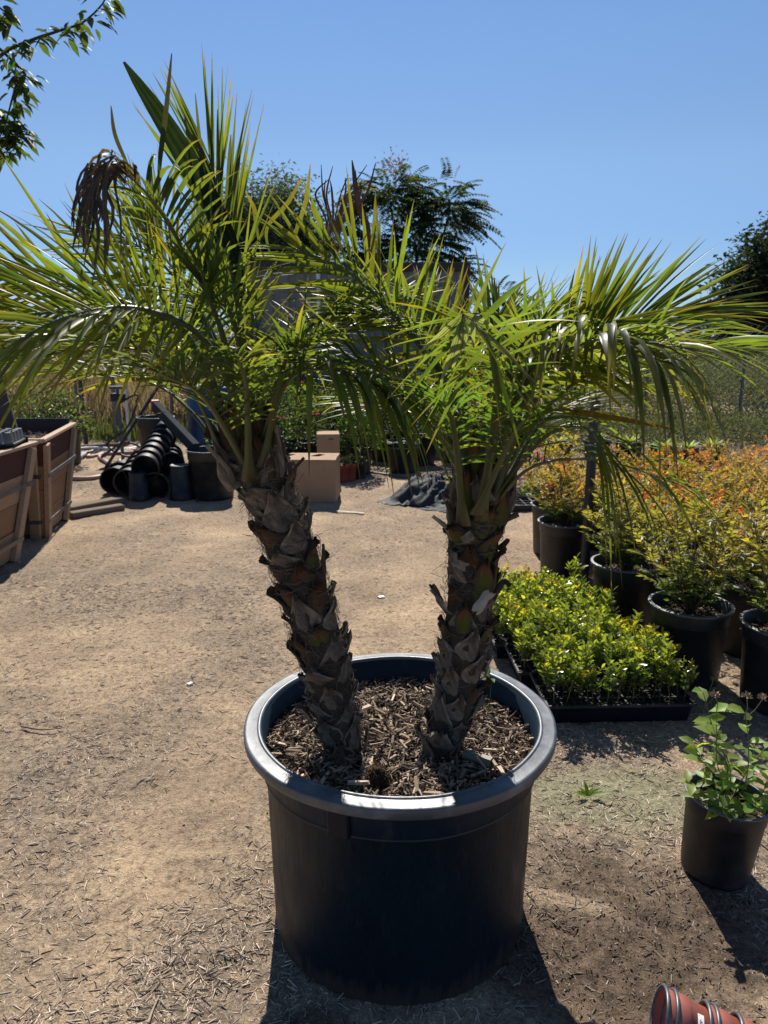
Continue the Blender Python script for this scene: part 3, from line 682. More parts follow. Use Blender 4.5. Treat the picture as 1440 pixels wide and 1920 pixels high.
# dry leaflets hanging from the broken tip
for k in range(22):
    rs = random.Random(900 + k); x0 = rs.uniform(165, 235); y0 = rs.uniform(292, 325); x2 = rs.uniform(122, 200); yy = rs.uniform(400, 520); dY = rs.uniform(-.03, .05)
    if k < 3: x2 += 40
    blade(palmL, [A(x0 + 25, y0 + 25, 1.49 + dY), A(x0 - 5, y0, 1.47 + dY), A((x0 + x2) / 2 - 12, y0 + 35, 1.45 + dY), A(x2 + 5, (y0 + yy) / 2 + 20, 1.44 + dY), A(x2 + rs.uniform(-12, 12), yy, 1.44 + dY)], rs.uniform(.0035, .0075), (np.array([.10, .085, .07]) * rs.uniform(.5, 1.4), np.array([.075, .058, .05]) * rs.uniform(.6, 1.4)), 30 + k, 'dry_leaflet', fold=.6, nst=12)

bR = A(898, 940, 1.68)
FR = [
 ([A(888, 935, 1.68), A(850, 750, 1.7), A(760, 615, 1.72), A(655, 510, 1.74), A(550, 465, 1.76)], dict(n=30, L=.235, hero=True, col=GREEN2 * 1.1, vee=12, droop=.02, W=.0165, yel=.2, a0=66, nref=(0, -.85, .55))),
 ([A(905, 930, 1.62), A(930, 760, 1.46), A(918, 650, 1.29), A(868, 588, 1.18)], dict(n=20, L=.17, hero=True, a0=85, a1=75, rad_=True, droop=.05, tipdroop=.1, W=.015, t0=.45, col=GREEN * 1.1)),
 ([A(912, 930, 1.66), A(960, 750, 1.58), A(1050, 665, 1.5), A(1150, 635, 1.42), A(1238, 680, 1.36)], dict(n=26, L=.25, hero=True, droop=.8, W=.027, a1=40, col=np.array([.07, .085, .05]))),  # paler grey-green col: glossy reflection put into the leaflet colour
 ([A(915, 930, 1.68), A(990, 770, 1.7), A(1080, 670, 1.72), A(1200, 600, 1.72), A(1320, 575, 1.72)], dict(n=28, L=.27, a0=42, a1=10, droop=.03, vee=12, W=.015, col=GREEN * 1.2, nref=(0, -.85, .55))),
 ([A(918, 930, 1.66), A(1030, 760, 1.6), A(1180, 665, 1.52), A(1300, 650, 1.46), A(1480, 660, 1.4)], dict(n=32, L=.26, hero=True, a0=60, a1=28, droop=.22, vee=15, col=GREEN * 1.1, W=.014)),
 ([A(922, 945, 1.66), A(990, 880, 1.6), A(1120, 862, 1.55), A(1265, 905, 1.5)], dict(n=13, L=.24, droop=.55, sparse=.75, t0=.35, W=.0125, brown=.5, col=DGREEN)),
 ([A(900, 930, 1.71), A(915, 730, 1.78), A(925, 640, 1.84), A(935, 590, 1.9)], dict(n=20, L=.20, a0=50, a1=14, droop=.02, nref=(0, -1, .4))),
 ([A(884, 945, 1.66), A(855, 850, 1.6), A(780, 775, 1.53), A(690, 706, 1.46)], dict(n=16, L=.20, droop=.55, sparse=.8, t0=.38, W=.011, pet=.009)),
 ([A(906, 930, 1.71), A(970, 740, 1.84), A(1020, 660, 1.93), A(1062, 620, 2.0)], dict(n=22, L=.22, a0=60, a1=16, droop=.05, col=GREEN2)),
 ([A(894, 930, 1.72), A(868, 730, 1.85), A(825, 620, 1.95), A(785, 550, 2.05)], dict(n=24, L=.22, a0=55, a1=15, vee=12, droop=.02, W=.016, col=GREEN2, yel=.2, nref=(0, -.85, .55))),
 ([A(888, 935, 1.68), A(800, 770, 1.66), A(685, 700, 1.64), A(560, 690, 1.62)], dict(n=30, L=.26, droop=.14, yel=.15)),
 ([A(886, 940, 1.71), A(820, 810, 1.8), A(740, 765, 1.9), A(640, 760, 2.0)], dict(n=24, L=.24, droop=.2, yel=.25)),
 ([A(912, 935, 1.73), A(1020, 790, 1.9), A(1130, 735, 2.1)], dict(n=24, L=.27, droop=.15)),
 ([A(912, 930, 1.65), A(1000, 715, 1.6), A(1085, 640, 1.58), A(1150, 600, 1.57)], dict(n=28, L=.22, droop=.05, vee=12, W=.0165, col=GREEN2, nref=(0, -.85, .55))),
 ([A(908, 940, 1.6), A(960, 820, 1.45), A(1000, 775, 1.34)], dict(n=14, L=.15, droop=.25, col=DGREEN * 1.2)),  # darker green: shade of the crown centre put into the leaf colour
 ([A(898, 930, 1.74), A(900, 760, 1.95), A(890, 680, 2.15)], dict(n=22, L=.25, droop=.12)),
 ([A(890, 935, 1.64), A(850, 800, 1.5), A(815, 740, 1.4)], dict(n=14, L=.15, droop=.25, col=DGREEN * 1.2)),  # crown-centre shade painted in as darker green
 ([A(892, 930, 1.69), A(830, 700, 1.7), A(740, 600, 1.7), A(690, 590, 1.7)], dict(n=28, L=.25, droop=.1, yel=.15)),
 ([A(915, 935, 1.70), A(1010, 800, 1.76), A(1100, 740, 1.82), A(1190, 730, 1.88)], dict(n=26, L=.26, droop=.15, col=GREEN)),
 ([A(902, 930, 1.67), A(960, 700, 1.62), A(985, 640, 1.58), A(1030, 600, 1.56)], dict(n=22, L=.19, droop=.1)),
 ([A(902, 930, 1.66), A(930, 820, 1.6), A(950, 760, 1.55), A(965, 720, 1.52)], dict(n=16, L=.16, droop=.2, col=DGREEN * 1.2)),  # darkened in colour too, for the shaded crown centre
 ([A(920, 940, 1.66), A(1010, 830, 1.58), A(1090, 800, 1.52), A(1130, 850, 1.47)], dict(n=14, L=.24, droop=.7, sparse=.8)),
]
for k, (p, o) in enumerate(FR): frond(palmR, p, 300 + k, **o)
for k, (x1, y1, x2, y2) in enumerate(((830, 625, 785, 662), (848, 660, 826, 716), (862, 650, 847, 695), (872, 635, 862, 668), (886, 610, 888, 652), (900, 600, 925, 612))):
    blade(palmR, [A(868, 588, 1.18), A((868 + x1) / 2, (588 + y1) / 2, 1.17), A(x1, y1, 1.165), A(x2, y2, 1.165)], .0085, ((.13, .15, .10), (.16, .17, .13)), 90 + k, 'leaflet', fold=.5, nst=10)  # greyish pale colours paint in the sky reflected by these shiny leaflets
blade(palmR, [A(870, 776, 1.52), A(980, 768, 1.49), A(1100, 775, 1.46), A(1270, 806, 1.42)], .012, ((.14, .13, .02), (.16, .09, .02)), 5)
blade(palmR, [A(690, 480, 2.0), A(690, 430, 2.0), A(672, 380, 2.0), A(660, 300, 2.0)], .016, (BRN, BRN * .8), 6, 'dry_leaflet')
for k in range(12):
    rs = random.Random(950 + k); a = 596 + k * 8 + rs.uniform(-8, 8)
    blade(palmL if k % 2 else palmR, [A(600 + k * 3, 460, 1.9), A(612 + k * 3, 415, 1.9), A(a, 365, 1.9), A(a + rs.uniform(-6, 40), rs.uniform(300, 345), 1.9)], rs.uniform(.0025, .0055), (BRN * 1.2, BRN * .8), 60 + k, 'dry_leaflet')
for k, (x0, y0, x1, y1) in enumerate(((552, 450, 582, 308), (500, 430, 568, 330), (480, 420, 460, 360))):
    blade(palmL, [A(x0 + 10, y0 + 60, 1.85), A(x0, y0, 1.85), A((x0 + x1) / 2 + 6, (y0 + y1) / 2, 1.85), A(x1, y1, 1.85)], .009, ((.04, .055, .02), (.11, .085, .035)), 80 + k, 'leaflet')

# petiole bases wrapping the crowns
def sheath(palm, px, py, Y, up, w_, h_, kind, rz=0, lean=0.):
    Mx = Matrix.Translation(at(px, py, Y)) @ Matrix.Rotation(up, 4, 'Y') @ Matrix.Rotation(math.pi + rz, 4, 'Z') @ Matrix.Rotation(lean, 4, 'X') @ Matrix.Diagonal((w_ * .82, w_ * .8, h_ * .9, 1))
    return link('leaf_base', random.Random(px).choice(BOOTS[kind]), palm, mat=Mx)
for (px, py, Y, up, w_, h_, kind, rz) in (
        (448, 850, 1.655, -.35, .06, .11, 'rust', .3), (480, 860, 1.645, -.2, .055, .09, 'green', -.2), (505, 850, 1.66, .05, .05, .085, 'rust', -.6),
        (432, 868, 1.665, -.5, .05, .10, 'grey', .8), (442, 905, 1.65, -.4, .06, .10, 'grey', .5), (495, 890, 1.64, -.1, .06, .10, 'rust', -.3), (515, 880, 1.66, .1, .05, .11, 'grey', -.8), (460, 832, 1.66, -.3, .055, .11, 'green', .2), (490, 830, 1.66, -.1, .05, .10, 'rust', -.3), (470, 880, 1.635, -.25, .06, .08, 'rust', .1)):
    sheath(palmL, px, py, Y, up, w_, h_, kind, rz)
for (px, py, Y, up, w_, h_, kind, rz) in (
        (880, 960, 1.63, -.05, .06, .12, 'green', .2), (925, 985, 1.64, .35, .06, .11, 'green', -.5), (900, 930, 1.64, .1, .05, .09, 'green', 0),
        (858, 985, 1.65, -.2, .05, .10, 'grey', .8), (868, 935, 1.645, -.2, .055, .11, 'grey', .6), (890, 900, 1.64, 0, .05, .12, 'green', .1), (922, 925, 1.645, .25, .055, .12, 'rust', -.4), (940, 960, 1.66, .4, .05, .11, 'grey', -.8), (905, 960, 1.635, .1, .055, .09, 'rust', -.1), (905, 1105, 1.61, .1, .05, .08, 'green', -.1), (872, 1180, 1.61, -.1, .05, .07, 'green', .1)):
    sheath(palmR, px, py, Y, up, w_, h_, kind, rz)
def stub(palm, pts, r, c0, c1, name='cut_stalk', fl=.4):
    g = Geo(); P = spline([at(*p) for p in pts], 10); tube(g, P, np.linspace(r, r * .55, 10), 7, mixc(c0, c1, np.linspace(0, 1, 10)), flat=fl, ref=(0, -1, .2)); return g.build(name, M_boot, palm, True)
stub(palmL, [(440, 905, 1.64), (428, 880, 1.63), (408, 858, 1.62), (388, 836, 1.6)], .008, (.12, .09, .07), (.30, .24, .18))
stub(palmL, [(535, 955, 1.65), (537, 915, 1.64), (548, 885, 1.63), (570, 858, 1.62)], .006, (.14, .11, .08), (.05, .04, .03))
stub(palmL, [(608, 1075, 1.66), (607, 1050, 1.65), (606, 1020, 1.64)], .006, (.10, .08, .06), (.06, .05, .04))
stub(palmL, [(520, 880, 1.69), (528, 850, 1.69), (520, 815, 1.69)], .012, (.14, .10, .07), (.10, .07, .05), fl=.3)
stub(palmR, [(850, 1010, 1.65), (838, 990, 1.64), (812, 968, 1.62)], .008, (.34, .28, .20), (.40, .33, .24), fl=.5)
stub(palmR, [(852, 1010, 1.65), (848, 970, 1.64), (836, 938, 1.63)], .008, (.12, .09, .06), (.08, .06, .045))
stub(palmR, [(925, 990, 1.66), (945, 975, 1.65), (972, 964, 1.64)], .011, (.16, .09, .05), (.12, .09, .07))
stub(palmR, [(935, 1030, 1.67), (950, 1015, 1.66), (952, 1010, 1.66)], .008, (.05, .04, .03), (.04, .03, .02))
stub(palmR, [(930, 1110, 1.66), (945, 1090, 1.65), (957, 1098, 1.64)], .009, (.08, .06, .05), (.05, .04, .03))
def flap(palm, c, wx, hz, rot, col, seed):
    """torn papery sheath"""
    g = Geo(); V = []; nu, nv = 5, 6; rs = random.Random(seed)
    for i in range(nv + 1):
        for j in range(nu + 1):
            u = j / nu - .5; v = i / nv - .5
            V.append([u * wx * (1 + rs.uniform(-.15, .15)), -.006 * math.cos(u * 3) + .003 * math.sin(v * 9), v * hz + (rs.uniform(-.12, .12) * hz if i in (0, nv) else 0)])
    F = [[i * (nu + 1) + j, i * (nu + 1) + j + 1, (i + 1) * (nu + 1) + j + 1, (i + 1) * (nu + 1) + j] for i in range(nv) for j in range(nu)]
    V = np.array(V); g.add(V, F, col); g.add(V + np.array([0, .0015, 0]), [f[::-1] for f in F], col)
    o = g.build('torn_sheath', M_boot, palm, True); o.location = at(*c); o.rotation_euler = (0, rot, 0); return o
flap(palmR, (905, 1128, 1.60), .024, .058, .6, (.40, .36, .32), 1)
flap(palmR, (862, 1058, 1.605), .036, .020, .5, (.24, .20, .17), 2)
flap(palmR, (876, 1008, 1.61), .026, .022, -.5, (.20, .165, .135), 3)
flap(palmL, (588, 1256, 1.615), .012, .012, .4, (.42, .42, .42), 4)
flap(palmL, (497, 884, 1.635), .045, .014, -.5, (.17, .14, .11), 5)

for (palm, cx, cy, Y, wx) in ((palmL, 472, 862, 1.69, 45), (palmR, 900, 955, 1.68, 42)):
    g = Geo(); rs = random.Random(cx); c0 = np.array(list(at(cx, cy, Y)))
    for k in range(420):
        a = rs.uniform(0, 6.28); z = rs.uniform(-.05, .055); rr_ = .058 - .25 * max(0, z); pts = []
        da = rs.gauss(0, .5); dz = rs.gauss(.012, .02)
        for q in range(4):
            f = q / 3; b_ = a + da * f; pts.append(c0 + np.array([math.cos(b_) * rr_ - z * (.35 if palm is palmL else -.1), math.sin(b_) * rr_, z + dz * f]) + np.array([rs.gauss(0, .002) for _ in range(3)]))
        c = rs.uniform(.08, .26); tube(g, pts, rs.uniform(.0004, .0009), 3, (c, c * .78, c * .58), cap=False)
    g.build('crown_fibre', M_fibre, palm, False, 'stuff')
# weeds growing in the big pot
def broad_weed(base, leaves, label, name='weed', up=.12, mat=None):
    g = Geo(); P = []; D = []; L = []
    for (dx, dy, dz, l) in leaves:
        P.append(list(base)); D.append((dx, dy, dz)); L.append(l)
    P = np.array(P); D = np.array(D); L = np.array(L)
    root = Geo()
    batch(g, LEAF, P, D, np.tile([0, -.3, 1.], (len(P), 1)), L, L * .34, cols(len(P), (.09, .17, .02), .2), droop=.15)
    return tag(g.build(name, M_leaf, None, True), label, 'weed')
def stemmed(root, stems, lf, label, cat, name, col=(.09, .15, .025), mat=M_leaf, group=None, scol=(.10, .10, .04), w=.5, r=.0016, tmpl=LEAF, droop=.2, part='leaf_cluster'):
    """plant: stems is a list of point lists; lf leaves per stem, size; parts stem, leaf"""
    o = empty(name, root, label=label, cat=cat, group=group)
    for s in stems:
        g = Geo(); Ps = spline(s, 10); tube(g, Ps, np.linspace(r, r * .5, 10), 5, scol); st = g.build('stem', M_rachis, o, True)
        n, l0, tmin = lf; t = np.linspace(tmin, 1, n); idx = (t * 9).astype(int).clip(0, 8)
        P = Ps[idx] + (Ps[idx + 1] - Ps[idx]) * ((t * 9) - idx)[:, None]; T = nrm(Ps[np.minimum(idx + 1, 9)] - Ps[idx])
        a = np.arange(n) * 2.4 + rng.uniform(0, 6); D = np.stack([np.cos(a), np.sin(a), np.zeros(n)], 1) * .9 + T * .5
        D += rng.normal(0, .15, D.shape); L = l0 * rng.uniform(.65, 1.15, n)
        for k in range(n):
            gg = Geo(); batch(gg, tmpl, P[k:k + 1], D[k:k + 1], np.array([[rng.normal(0, .3), rng.normal(0, .3) - .2, 1.]]), L[k], L[k] * w, cols(1, col, .2), droop=droop, m=0)
            gg.build('leaf', mat, st, True)
    return o
wp = gnd(915, 1335, SOIL)
stemmed(wp, [[(0, 0, 0), (.004, 0, .04), (.006, 0, .09), (0, 0, .105)]], (3, .055, .75), 'tall green weed rising beside the right trunk in the big pot', 'weed', 'weed', (.05, .12, .02), w=.45)
broad_weed(gnd(918, 1330, SOIL + .005), [(1, -.3, .4, .04), (-1, .1, .3, .035), (-.6, -.6, .2, .03), (.6, .5, .3, .03)], 'tiny low green weed on the mulch near the back rim of the big pot')
wp = gnd(1103, 1495)
o = empty('weed', wp, label='small lit green weed sprouting from the mossy ground behind the big pot', cat='weed')
g = Geo(); n = 9; a = np.linspace(-.3, 3.6, n); D = np.stack([np.cos(a), np.sin(a) * .5 - .1, np.full(n, .5)], 1); L = rng.uniform(.025, .06, n); L[0] = .075
batch(g, LEAF, np.tile([0, 0, .004], (n, 1)), D, np.tile([0, -.2, 1.], (n, 1)), L, L * .3, cols(n, (.14, .22, .03), .2), droop=.1); g.build('leaf_rosette', M_leaf, o, True)

# ------------------------------------------------------------------ small potted rose at right
rp = gnd(1338, 1630); rp.z = 0
sp_ = empty('small_plant_pot', rp, label='small black nursery pot with a scraggly green sapling at the right edge', cat='plant pot')
sp_.rotation_euler = (0, R(4), 0)
b, q = pot_geo(.116, .245, 48, .05, .84); b.build('body', M_black2, sp_, True); q.build('rim', M_rim, sp_, True)
g = Geo(); soil_disc(g, .105, .195, .008); g.build('soil', M_soil, sp_, True)
g = Geo(); chip_disc(g, .10, .198, 260, .01, .035, .8); g.build('bark_mulch', M_chip, sp_, False, 'stuff')
top = rp + Vector((.012, 0, .19))
st = [[(0, 0, 0), (-.02, 0, .10), (-.05, -.02, .18), (-.045, .02, .30)], [(0, .01, 0), (.01, .03, .12), (-.03, .05, .22), (-.06, .08, .33)],
      [(.02, 0, 0), (.05, 0, .10), (.06, .03, .20), (.05, .05, .28)], [(0, -.01, 0), (-.06, -.03, .06), (-.10, -.04, .10), (-.13, -.04, .12)],
      [(.02, 0, 0), (.08, -.02, .06), (.11, 0, .10)], [(0, 0, 0), (-.03, -.05, .05), (-.04, -.07, .06)], [(.01, 0, 0), (.04, -.04, .05), (.06, -.06, .06)]]
st += [[(.01, .02, 0), (.03, .05, .10), (-.01, .08, .19), (-.03, .09, .24)], [(0, 0, 0), (.07, .03, .12), (.12, .05, .17)], [(0, 0, 0), (-.05, .02, .12), (-.09, .04, .19)]]
rose = stemmed(top, st, (11, .062, .2), 'light green leafy sapling growing in the small pot at the right edge', 'plant', 'sapling', (.17, .25, .06), w=.56, r=.0022, scol=(.14, .13, .07))
for (p0, p1) in (((-.045, .02, .30), (-.05, .03, .345)), ((.05, .05, .26), (.045, .04, .335)), ((.05, .05, .26), (.09, .04, .33))):
    g = Geo(); tube(g, [Vector(p0), (Vector(p0) + Vector(p1)) / 2 + Vector((.006, 0, 0)), Vector(p1)], .0012, 5, (.2, .16, .10)); s_ = g.build('flower_stalk', M_rachis, rose, True)
    g = Geo(); n = 26; D = rdir(n, .1, 1); batch(g, KITE, np.tile(list(p1), (n, 1)) + D * .003, D, rdir(n), .015, .007, cols(n, (.40, .30, .20), .25)); g.build('dried_bloom', M_fibre, s_, False)
g = Geo(); p0 = gnd(1330, 1385, .05); p1 = gnd(1400, 1440, .02); tube(g, spline([p0, (p0 + p1) / 2 + Vector((.01, 0, .004)), p1], 8), [.012, .015, .016, .017, .017, .018, .018, .017], 7, (.36, .29, .21))
tag(g.build('wood_stick', M_bark, None, True), 'thick pale broken stick lying behind the small potted sapling', 'stick')
g = Geo(); p0 = gnd(1395, 1545, .01); p1 = gnd(1450, 1590, .01); tube(g, [p0, p1], .004, 5, (.36, .27, .18)); tag(g.build('twig', M_chip), 'thin brown twig on the chips right of the small pot', 'twig')

# ------------------------------------------------------------------ red nested pots, bottom right corner
ax0 = gnd(1222, 1908, .085); ax1 = gnd(1420, 1985, .045)
axd = (ax1 - ax0).normalized()
zrot = axd.to_track_quat('Z', 'Y').to_matrix().to_4x4()
ords = ['widest open end', 'second from the open end', 'third from the open end', 'fourth from the open end', 'fifth from the open end']
for k in range(5):
    r = .070; c = ax0 + axd * (.014 + [0, .020, .086, .102, .150][k])
    o = empty('red_plastic_pot', c, label=f'red plastic pot lying in the nested row at the corner, {ords[k]}', cat='plant pot', group='red pots nested on their side')
    b = Geo(); Mx = zrot.copy()
    lathe(b, [(r * .93, 0), (r * .90, .03), (r * .86, .031), (r * .70, .125), (r * .66, .13), (0, .13)], 40, M=Mx); b.build('body', M_red, o, True)
    q = Geo(); lathe(q, [(r * .90, .002), (r * .91, -.002), (r * .97, -.003), (r * 1.0, 0), (r * .995, .005), (r * .93, .0065)], 40, M=Mx); q.build('rim', M_rim, o, True)
    if k == 1:
        e = Geo(); n = 8; V = []; rr = r * .835
        upw = (Vector((0, -.35, .95))); upw = (upw - axd * upw.dot(axd)).normalized(); sd_ = axd.cross(upw)
        def lab(rad, z0, z1, a0_, a1_, gg, col=(1, 1, 1)):
            V = []
            for i2 in range(n + 1):
                a_ = a0_ + (a1_ - a0_) * i2 / n; dirv = upw * math.cos(a_) + sd_ * math.sin(a_)
                for z_ in (z0, z1): V.append(list(dirv * (rad - (z_ - .04) * .13) + axd * z_))
            F = [[2 * i2, 2 * i2 + 1, 2 * i2 + 3, 2 * i2 + 2] for i2 in range(n)]
            gg.add(np.array(V), F, col)
        lab(r * .862, .043, .056, -.25, .5, e); lo = e.build('label', M_label, o)
        e = Geo()
        for q_ in range(7): lab(r * .866, .0475, .0475 + .002 + .0025 * (q_ % 2), -.05 + q_ * .055, -.05 + q_ * .055 + .035, e)
        e.build('print', M_ink, lo)
c = gnd(1105, 1962, .0); g = Geo(); lathe(g, [(.05, 0), (.052, .012), (.047, .02), (.04, .08)], 32, M=Matrix.Rotation(R(70), 4, 'X')); o = g.build('red_plastic_pot', M_red, None, True); o.location = c
tag(o, 'red plastic pot almost out of view beside the shadow of the big pot', 'plant pot')

# ------------------------------------------------------------------ seedling trays
ex = Vector((.9486, .3162, 0)) ; ey = Vector((-.3162, .9486, 0))
ex = Vector((.9994, .035, 0)); ey = Vector((-.035, .9994, 0))
t0p = Vector((.655, 2.68, 0)); rot = Matrix((ex, ey, Vector((0, 0, 1)))).transposed().to_4x4()
TW, TD = .58, .285
def seedling_mesh(seed):
    global rng
    keep = rng; rng = np.random.default_rng(seed)
    g = Geo(); n = 46; H = rng.uniform(.13, .18)
    Ps = np.array([[0, 0, 0], [.004, .003, H * .4], [rng.normal(0, .008), rng.normal(0, .008), H]])
    tube(g, Ps, [.0016, .0014, .0008], 4, (.20, .17, .10), cap=False, m=1)
    br = 7; P = []; D = []
    for k in range(br):
        a = k * 2.4 + rng.uniform(0, 1); z = H * rng.uniform(.22, .8); top = np.array([math.cos(a) * .028, math.sin(a) * .028, z + .03 + rng.uniform(0, .02)])
        tube(g, [(0, 0, z), top], [.001, .0006], 3, (.15, .16, .05), cap=False, m=1)
        for q in range(9):
            b = q * 2.1; f = .2 + .8 * q / 8; P.append(np.array([0, 0, z]) * (1 - f) + top * f); D.append([math.cos(b), math.sin(b), .5 + .5 * f])
    for q in range(12):
        b = q * 2.4; f = .55 + .45 * q / 11; P.append(Ps[2] * f); D.append([math.cos(b), math.sin(b), .3 + .9 * (q / 11)])
    P = np.array(P); D = np.array(D) + rng.normal(0, .2, (len(P), 3)); n = len(P)
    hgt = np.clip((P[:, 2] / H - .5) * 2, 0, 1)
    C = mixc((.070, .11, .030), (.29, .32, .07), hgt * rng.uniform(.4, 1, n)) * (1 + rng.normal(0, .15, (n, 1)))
    if rng.random() < .12: C[hgt > .9] = np.array([.38, .30, .03])
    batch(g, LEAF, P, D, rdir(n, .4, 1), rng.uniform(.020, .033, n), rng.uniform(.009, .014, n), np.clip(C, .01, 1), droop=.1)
    rng = keep
    return g.mesh('seedling', [M_gloss, M_rachis], True)
SEED = [seedling_mesh(50 + k) for k in range(7)]
names4 = ['front tray', 'second tray', 'third tray', 'rearmost tray']
for k in range(4):
    o0 = t0p + ey * (k * .305) - ex * (k * .05)
    tr_ = empty('seedling_tray', o0, math.atan2(ex.y, ex.x), label=f'black plastic plug tray full of glossy green seedlings, {names4[k]} of four', cat='tray', group='black plug trays of seedlings')
    g = Geo(); H = .085
    nx_, ny_ = 11, 5; cw = TW / nx_; ch = TD / ny_
    V = np.array([[0, 0, H], [TW, 0, H], [TW, TD, H], [0, TD, H], [.012, .012, 0], [TW - .012, .012, 0], [TW - .012, TD - .012, 0], [.012, TD - .012, 0]])
    g.add(V, [[4, 5, 1, 0][::-1], [5, 6, 2, 1][::-1], [6, 7, 3, 2][::-1], [7, 4, 0, 3][::-1]], (1, 1, 1)); g.build('shell', M_black, tr_)
    g = Geo()
    box(g, (TW / 2, -.006, H - .006), (TW + .024, .012, .012), bev=.002); box(g, (TW / 2, TD + .006, H - .006), (TW + .024, .012, .012), bev=.002)
    box(g, (-.006, TD / 2, H - .006), (.012, TD, .012), bev=.002); box(g, (TW + .006, TD / 2, H - .006), (.012, TD, .012), bev=.002); g.build('rim', M_rim if k == 3 else M_black2, tr_)
    g = Geo()
    for i2 in range(1, nx_): box(g, (i2 * cw, TD / 2, H - .004), (.006, TD, .008))
    for j2 in range(1, ny_): box(g, (TW / 2, j2 * ch, H - .0045), (TW, .006, .007))
    g.build('cell_dividers', M_black2, tr_)
    g = Geo(); V = np.array([[0.002, 0.002, H - .012], [TW - .002, .002, H - .012], [TW - .002, TD - .002, H - .012], [.002, TD - .002, H - .012]]); g.add(V, [[0, 1, 2, 3]]); g.build('soil', M_soil, tr_)
    for i2 in range(nx_):
        for j2 in range(ny_):
            if random.random() < .04: continue
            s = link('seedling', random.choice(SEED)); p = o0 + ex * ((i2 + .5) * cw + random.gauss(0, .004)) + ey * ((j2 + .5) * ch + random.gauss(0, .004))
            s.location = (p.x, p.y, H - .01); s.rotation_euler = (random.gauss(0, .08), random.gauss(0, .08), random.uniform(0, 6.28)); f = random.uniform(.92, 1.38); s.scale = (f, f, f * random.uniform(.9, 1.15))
            on_ = ['first', 'second', 'third', 'fourth', 'fifth', 'middle', 'fifth', 'fourth', 'third', 'second', 'last'][i2]; sd2 = 'left' if i2 < 5 else 'right'; at_ = f'{on_} from the {sd2}' if 0 < i2 < 10 and i2 != 5 else ('leftmost' if i2 == 0 else 'rightmost' if i2 == 10 else 'midmost')
            rw_ = ['front', 'second', 'middle', 'fourth', 'back'][j2]
            tag(s, f'glossy seedling {at_} in the {rw_} row of the {names4[k]}', 'seedling', 'seedlings in the plug trays')
s = stemmed(t0p + ex * (TW + .05) + Vector((0, .02, 0)), [[(0, 0, 0), (.01, 0, .08), (.03, 0, .17), (.045, 0, .22)], [(.01, 0, .05), (.05, 0, .11), (.075, 0, .13)]], (7, .04, .3),
            'leggy grey-green shoot leaning out beyond the right end of the front tray', 'plant', 'leggy_seedling', (.10, .14, .06), w=.32, scol=(.25, .24, .2))

# ------------------------------------------------------------------ nandina pots
def nandina_mesh(seed, tone):
    global rng
    keep = rng; rng = np.random.default_rng(seed)
    g = Geo(); P = []; D = []; C = []; L = []
    ns = 20
    for k in range(ns):
        a = k * 2.4; sp = rng.uniform(.04, .25); H = rng.uniform(.24, .40) * (1.15 - 1.6 * sp)
        tip = np.array([math.cos(a) * sp, math.sin(a) * sp, H]); mid = tip * np.array([.62, .62, .50])
        tube(g, spline([(0, 0, 0), mid, tip], 5), [.004, .003, .0025, .002, .001], 4, (.13, .08, .05), cap=False, m=1)
        for q in range(11):           # compound leaves
            f = .22 + .78 * q / 10; b = q * 2.4 + k; org = np.array([0, 0, 0]) * (1 - f) + tip * f; 
            if f < .75: org = mid * (f / .6) if f < .6 else mid + (tip - mid) * (f - .6) / .4
            cd_ = np.array([math.cos(b), math.sin(b), .55 + .9 * (f > .8)]); cd_ /= np.linalg.norm(cd_); ln = rng.uniform(.05, .085)
            young = np.clip((org[2] - .08) / .15, 0, 1) * rng.uniform(.5, 1)
            tonek = tone * rng.uniform(.3, 1.2)
            c = np.array([.060, .10, .032]) * (1 - young) + np.array([.20, .20, .055]) * young
            c = c * (1 - np.clip(young * tonek, 0, 1)) + np.array([.37, .155, .07]) * np.clip(young * tonek, 0, 1)
            if rng.random() < .03 and young > .4 and tone > .3: c = np.array([.34, .07, .05])
            side = np.cross(cd_, [0, 0, 1]); side /= np.linalg.norm(side)
            for z in range(11):
                t = .25 + .75 * z / 10; sgn = 1 if z % 2 else -1; P.append(org + cd_ * ln * t); D.append(cd_ + side * sgn * (1.1 if z < 10 else 0)); C.append(c * rng.uniform(.7, 1.3)); L.append(rng.uniform(.020, .036))
    P = np.array(P); D = np.array(D) + rng.normal(0, .18, (len(P), 3)); L = np.array(L)
    batch(g, KITE, P, D, rdir(len(P), .2, 1), L, L * .38, np.clip(np.array(C), .01, 1), droop=.15)
    rng = keep
    return g.mesh('nandina_bush', [M_nand, M_rachis], False)
NAND = [[nandina_mesh(70 + k, t) for k in range(3)] for t in (.15, .55, 1.1)]
NPB, NPR = pot_geo(.18, .36, 40, .07, .86); npb = NPB.mesh('body', M_black2, True); npr = NPR.mesh('rim', M_rim, True)
g = Geo(); soil_disc(g, .163, .30, .01, 20, 4); nps = g.mesh('soil', M_soil, True)
g = Geo(); chip_disc(g, .16, .303, 320, .012, .04, 1.); npc = g.mesh('bark_mulch', M_chip)
def nand_pot(x, y, label, blabel, tone, sc_=1., bush=1.):
    o = empty('nursery_pot', (x, y, 0), random.uniform(0, 6), label=label, cat='plant pot', group='black pots of orange-tipped bushes'); o.scale = (sc_,) * 3
    link('body', npb, o); link('rim', npr, o); link('soil', nps, o); link('bark_mulch', npc, o, 'stuff')
    m = link('nandina_bush', random.choice(NAND[tone])); m.location = (x, y, .30 * sc_); f = bush * random.uniform(.9, 1.15); m.scale = (f * 1.15, f * 1.15, f * random.uniform(.95, 1.1)); m.rotation_euler = (0, 0, random.uniform(0, 6.28))
    tag(m, blabel, 'bush', 'orange-tipped bushes in black pots')
nand_pot(1.17, 4.62, 'black nursery pot standing behind the dark post at the path edge', 'green and gold bush behind the dark post at the path edge', 1)
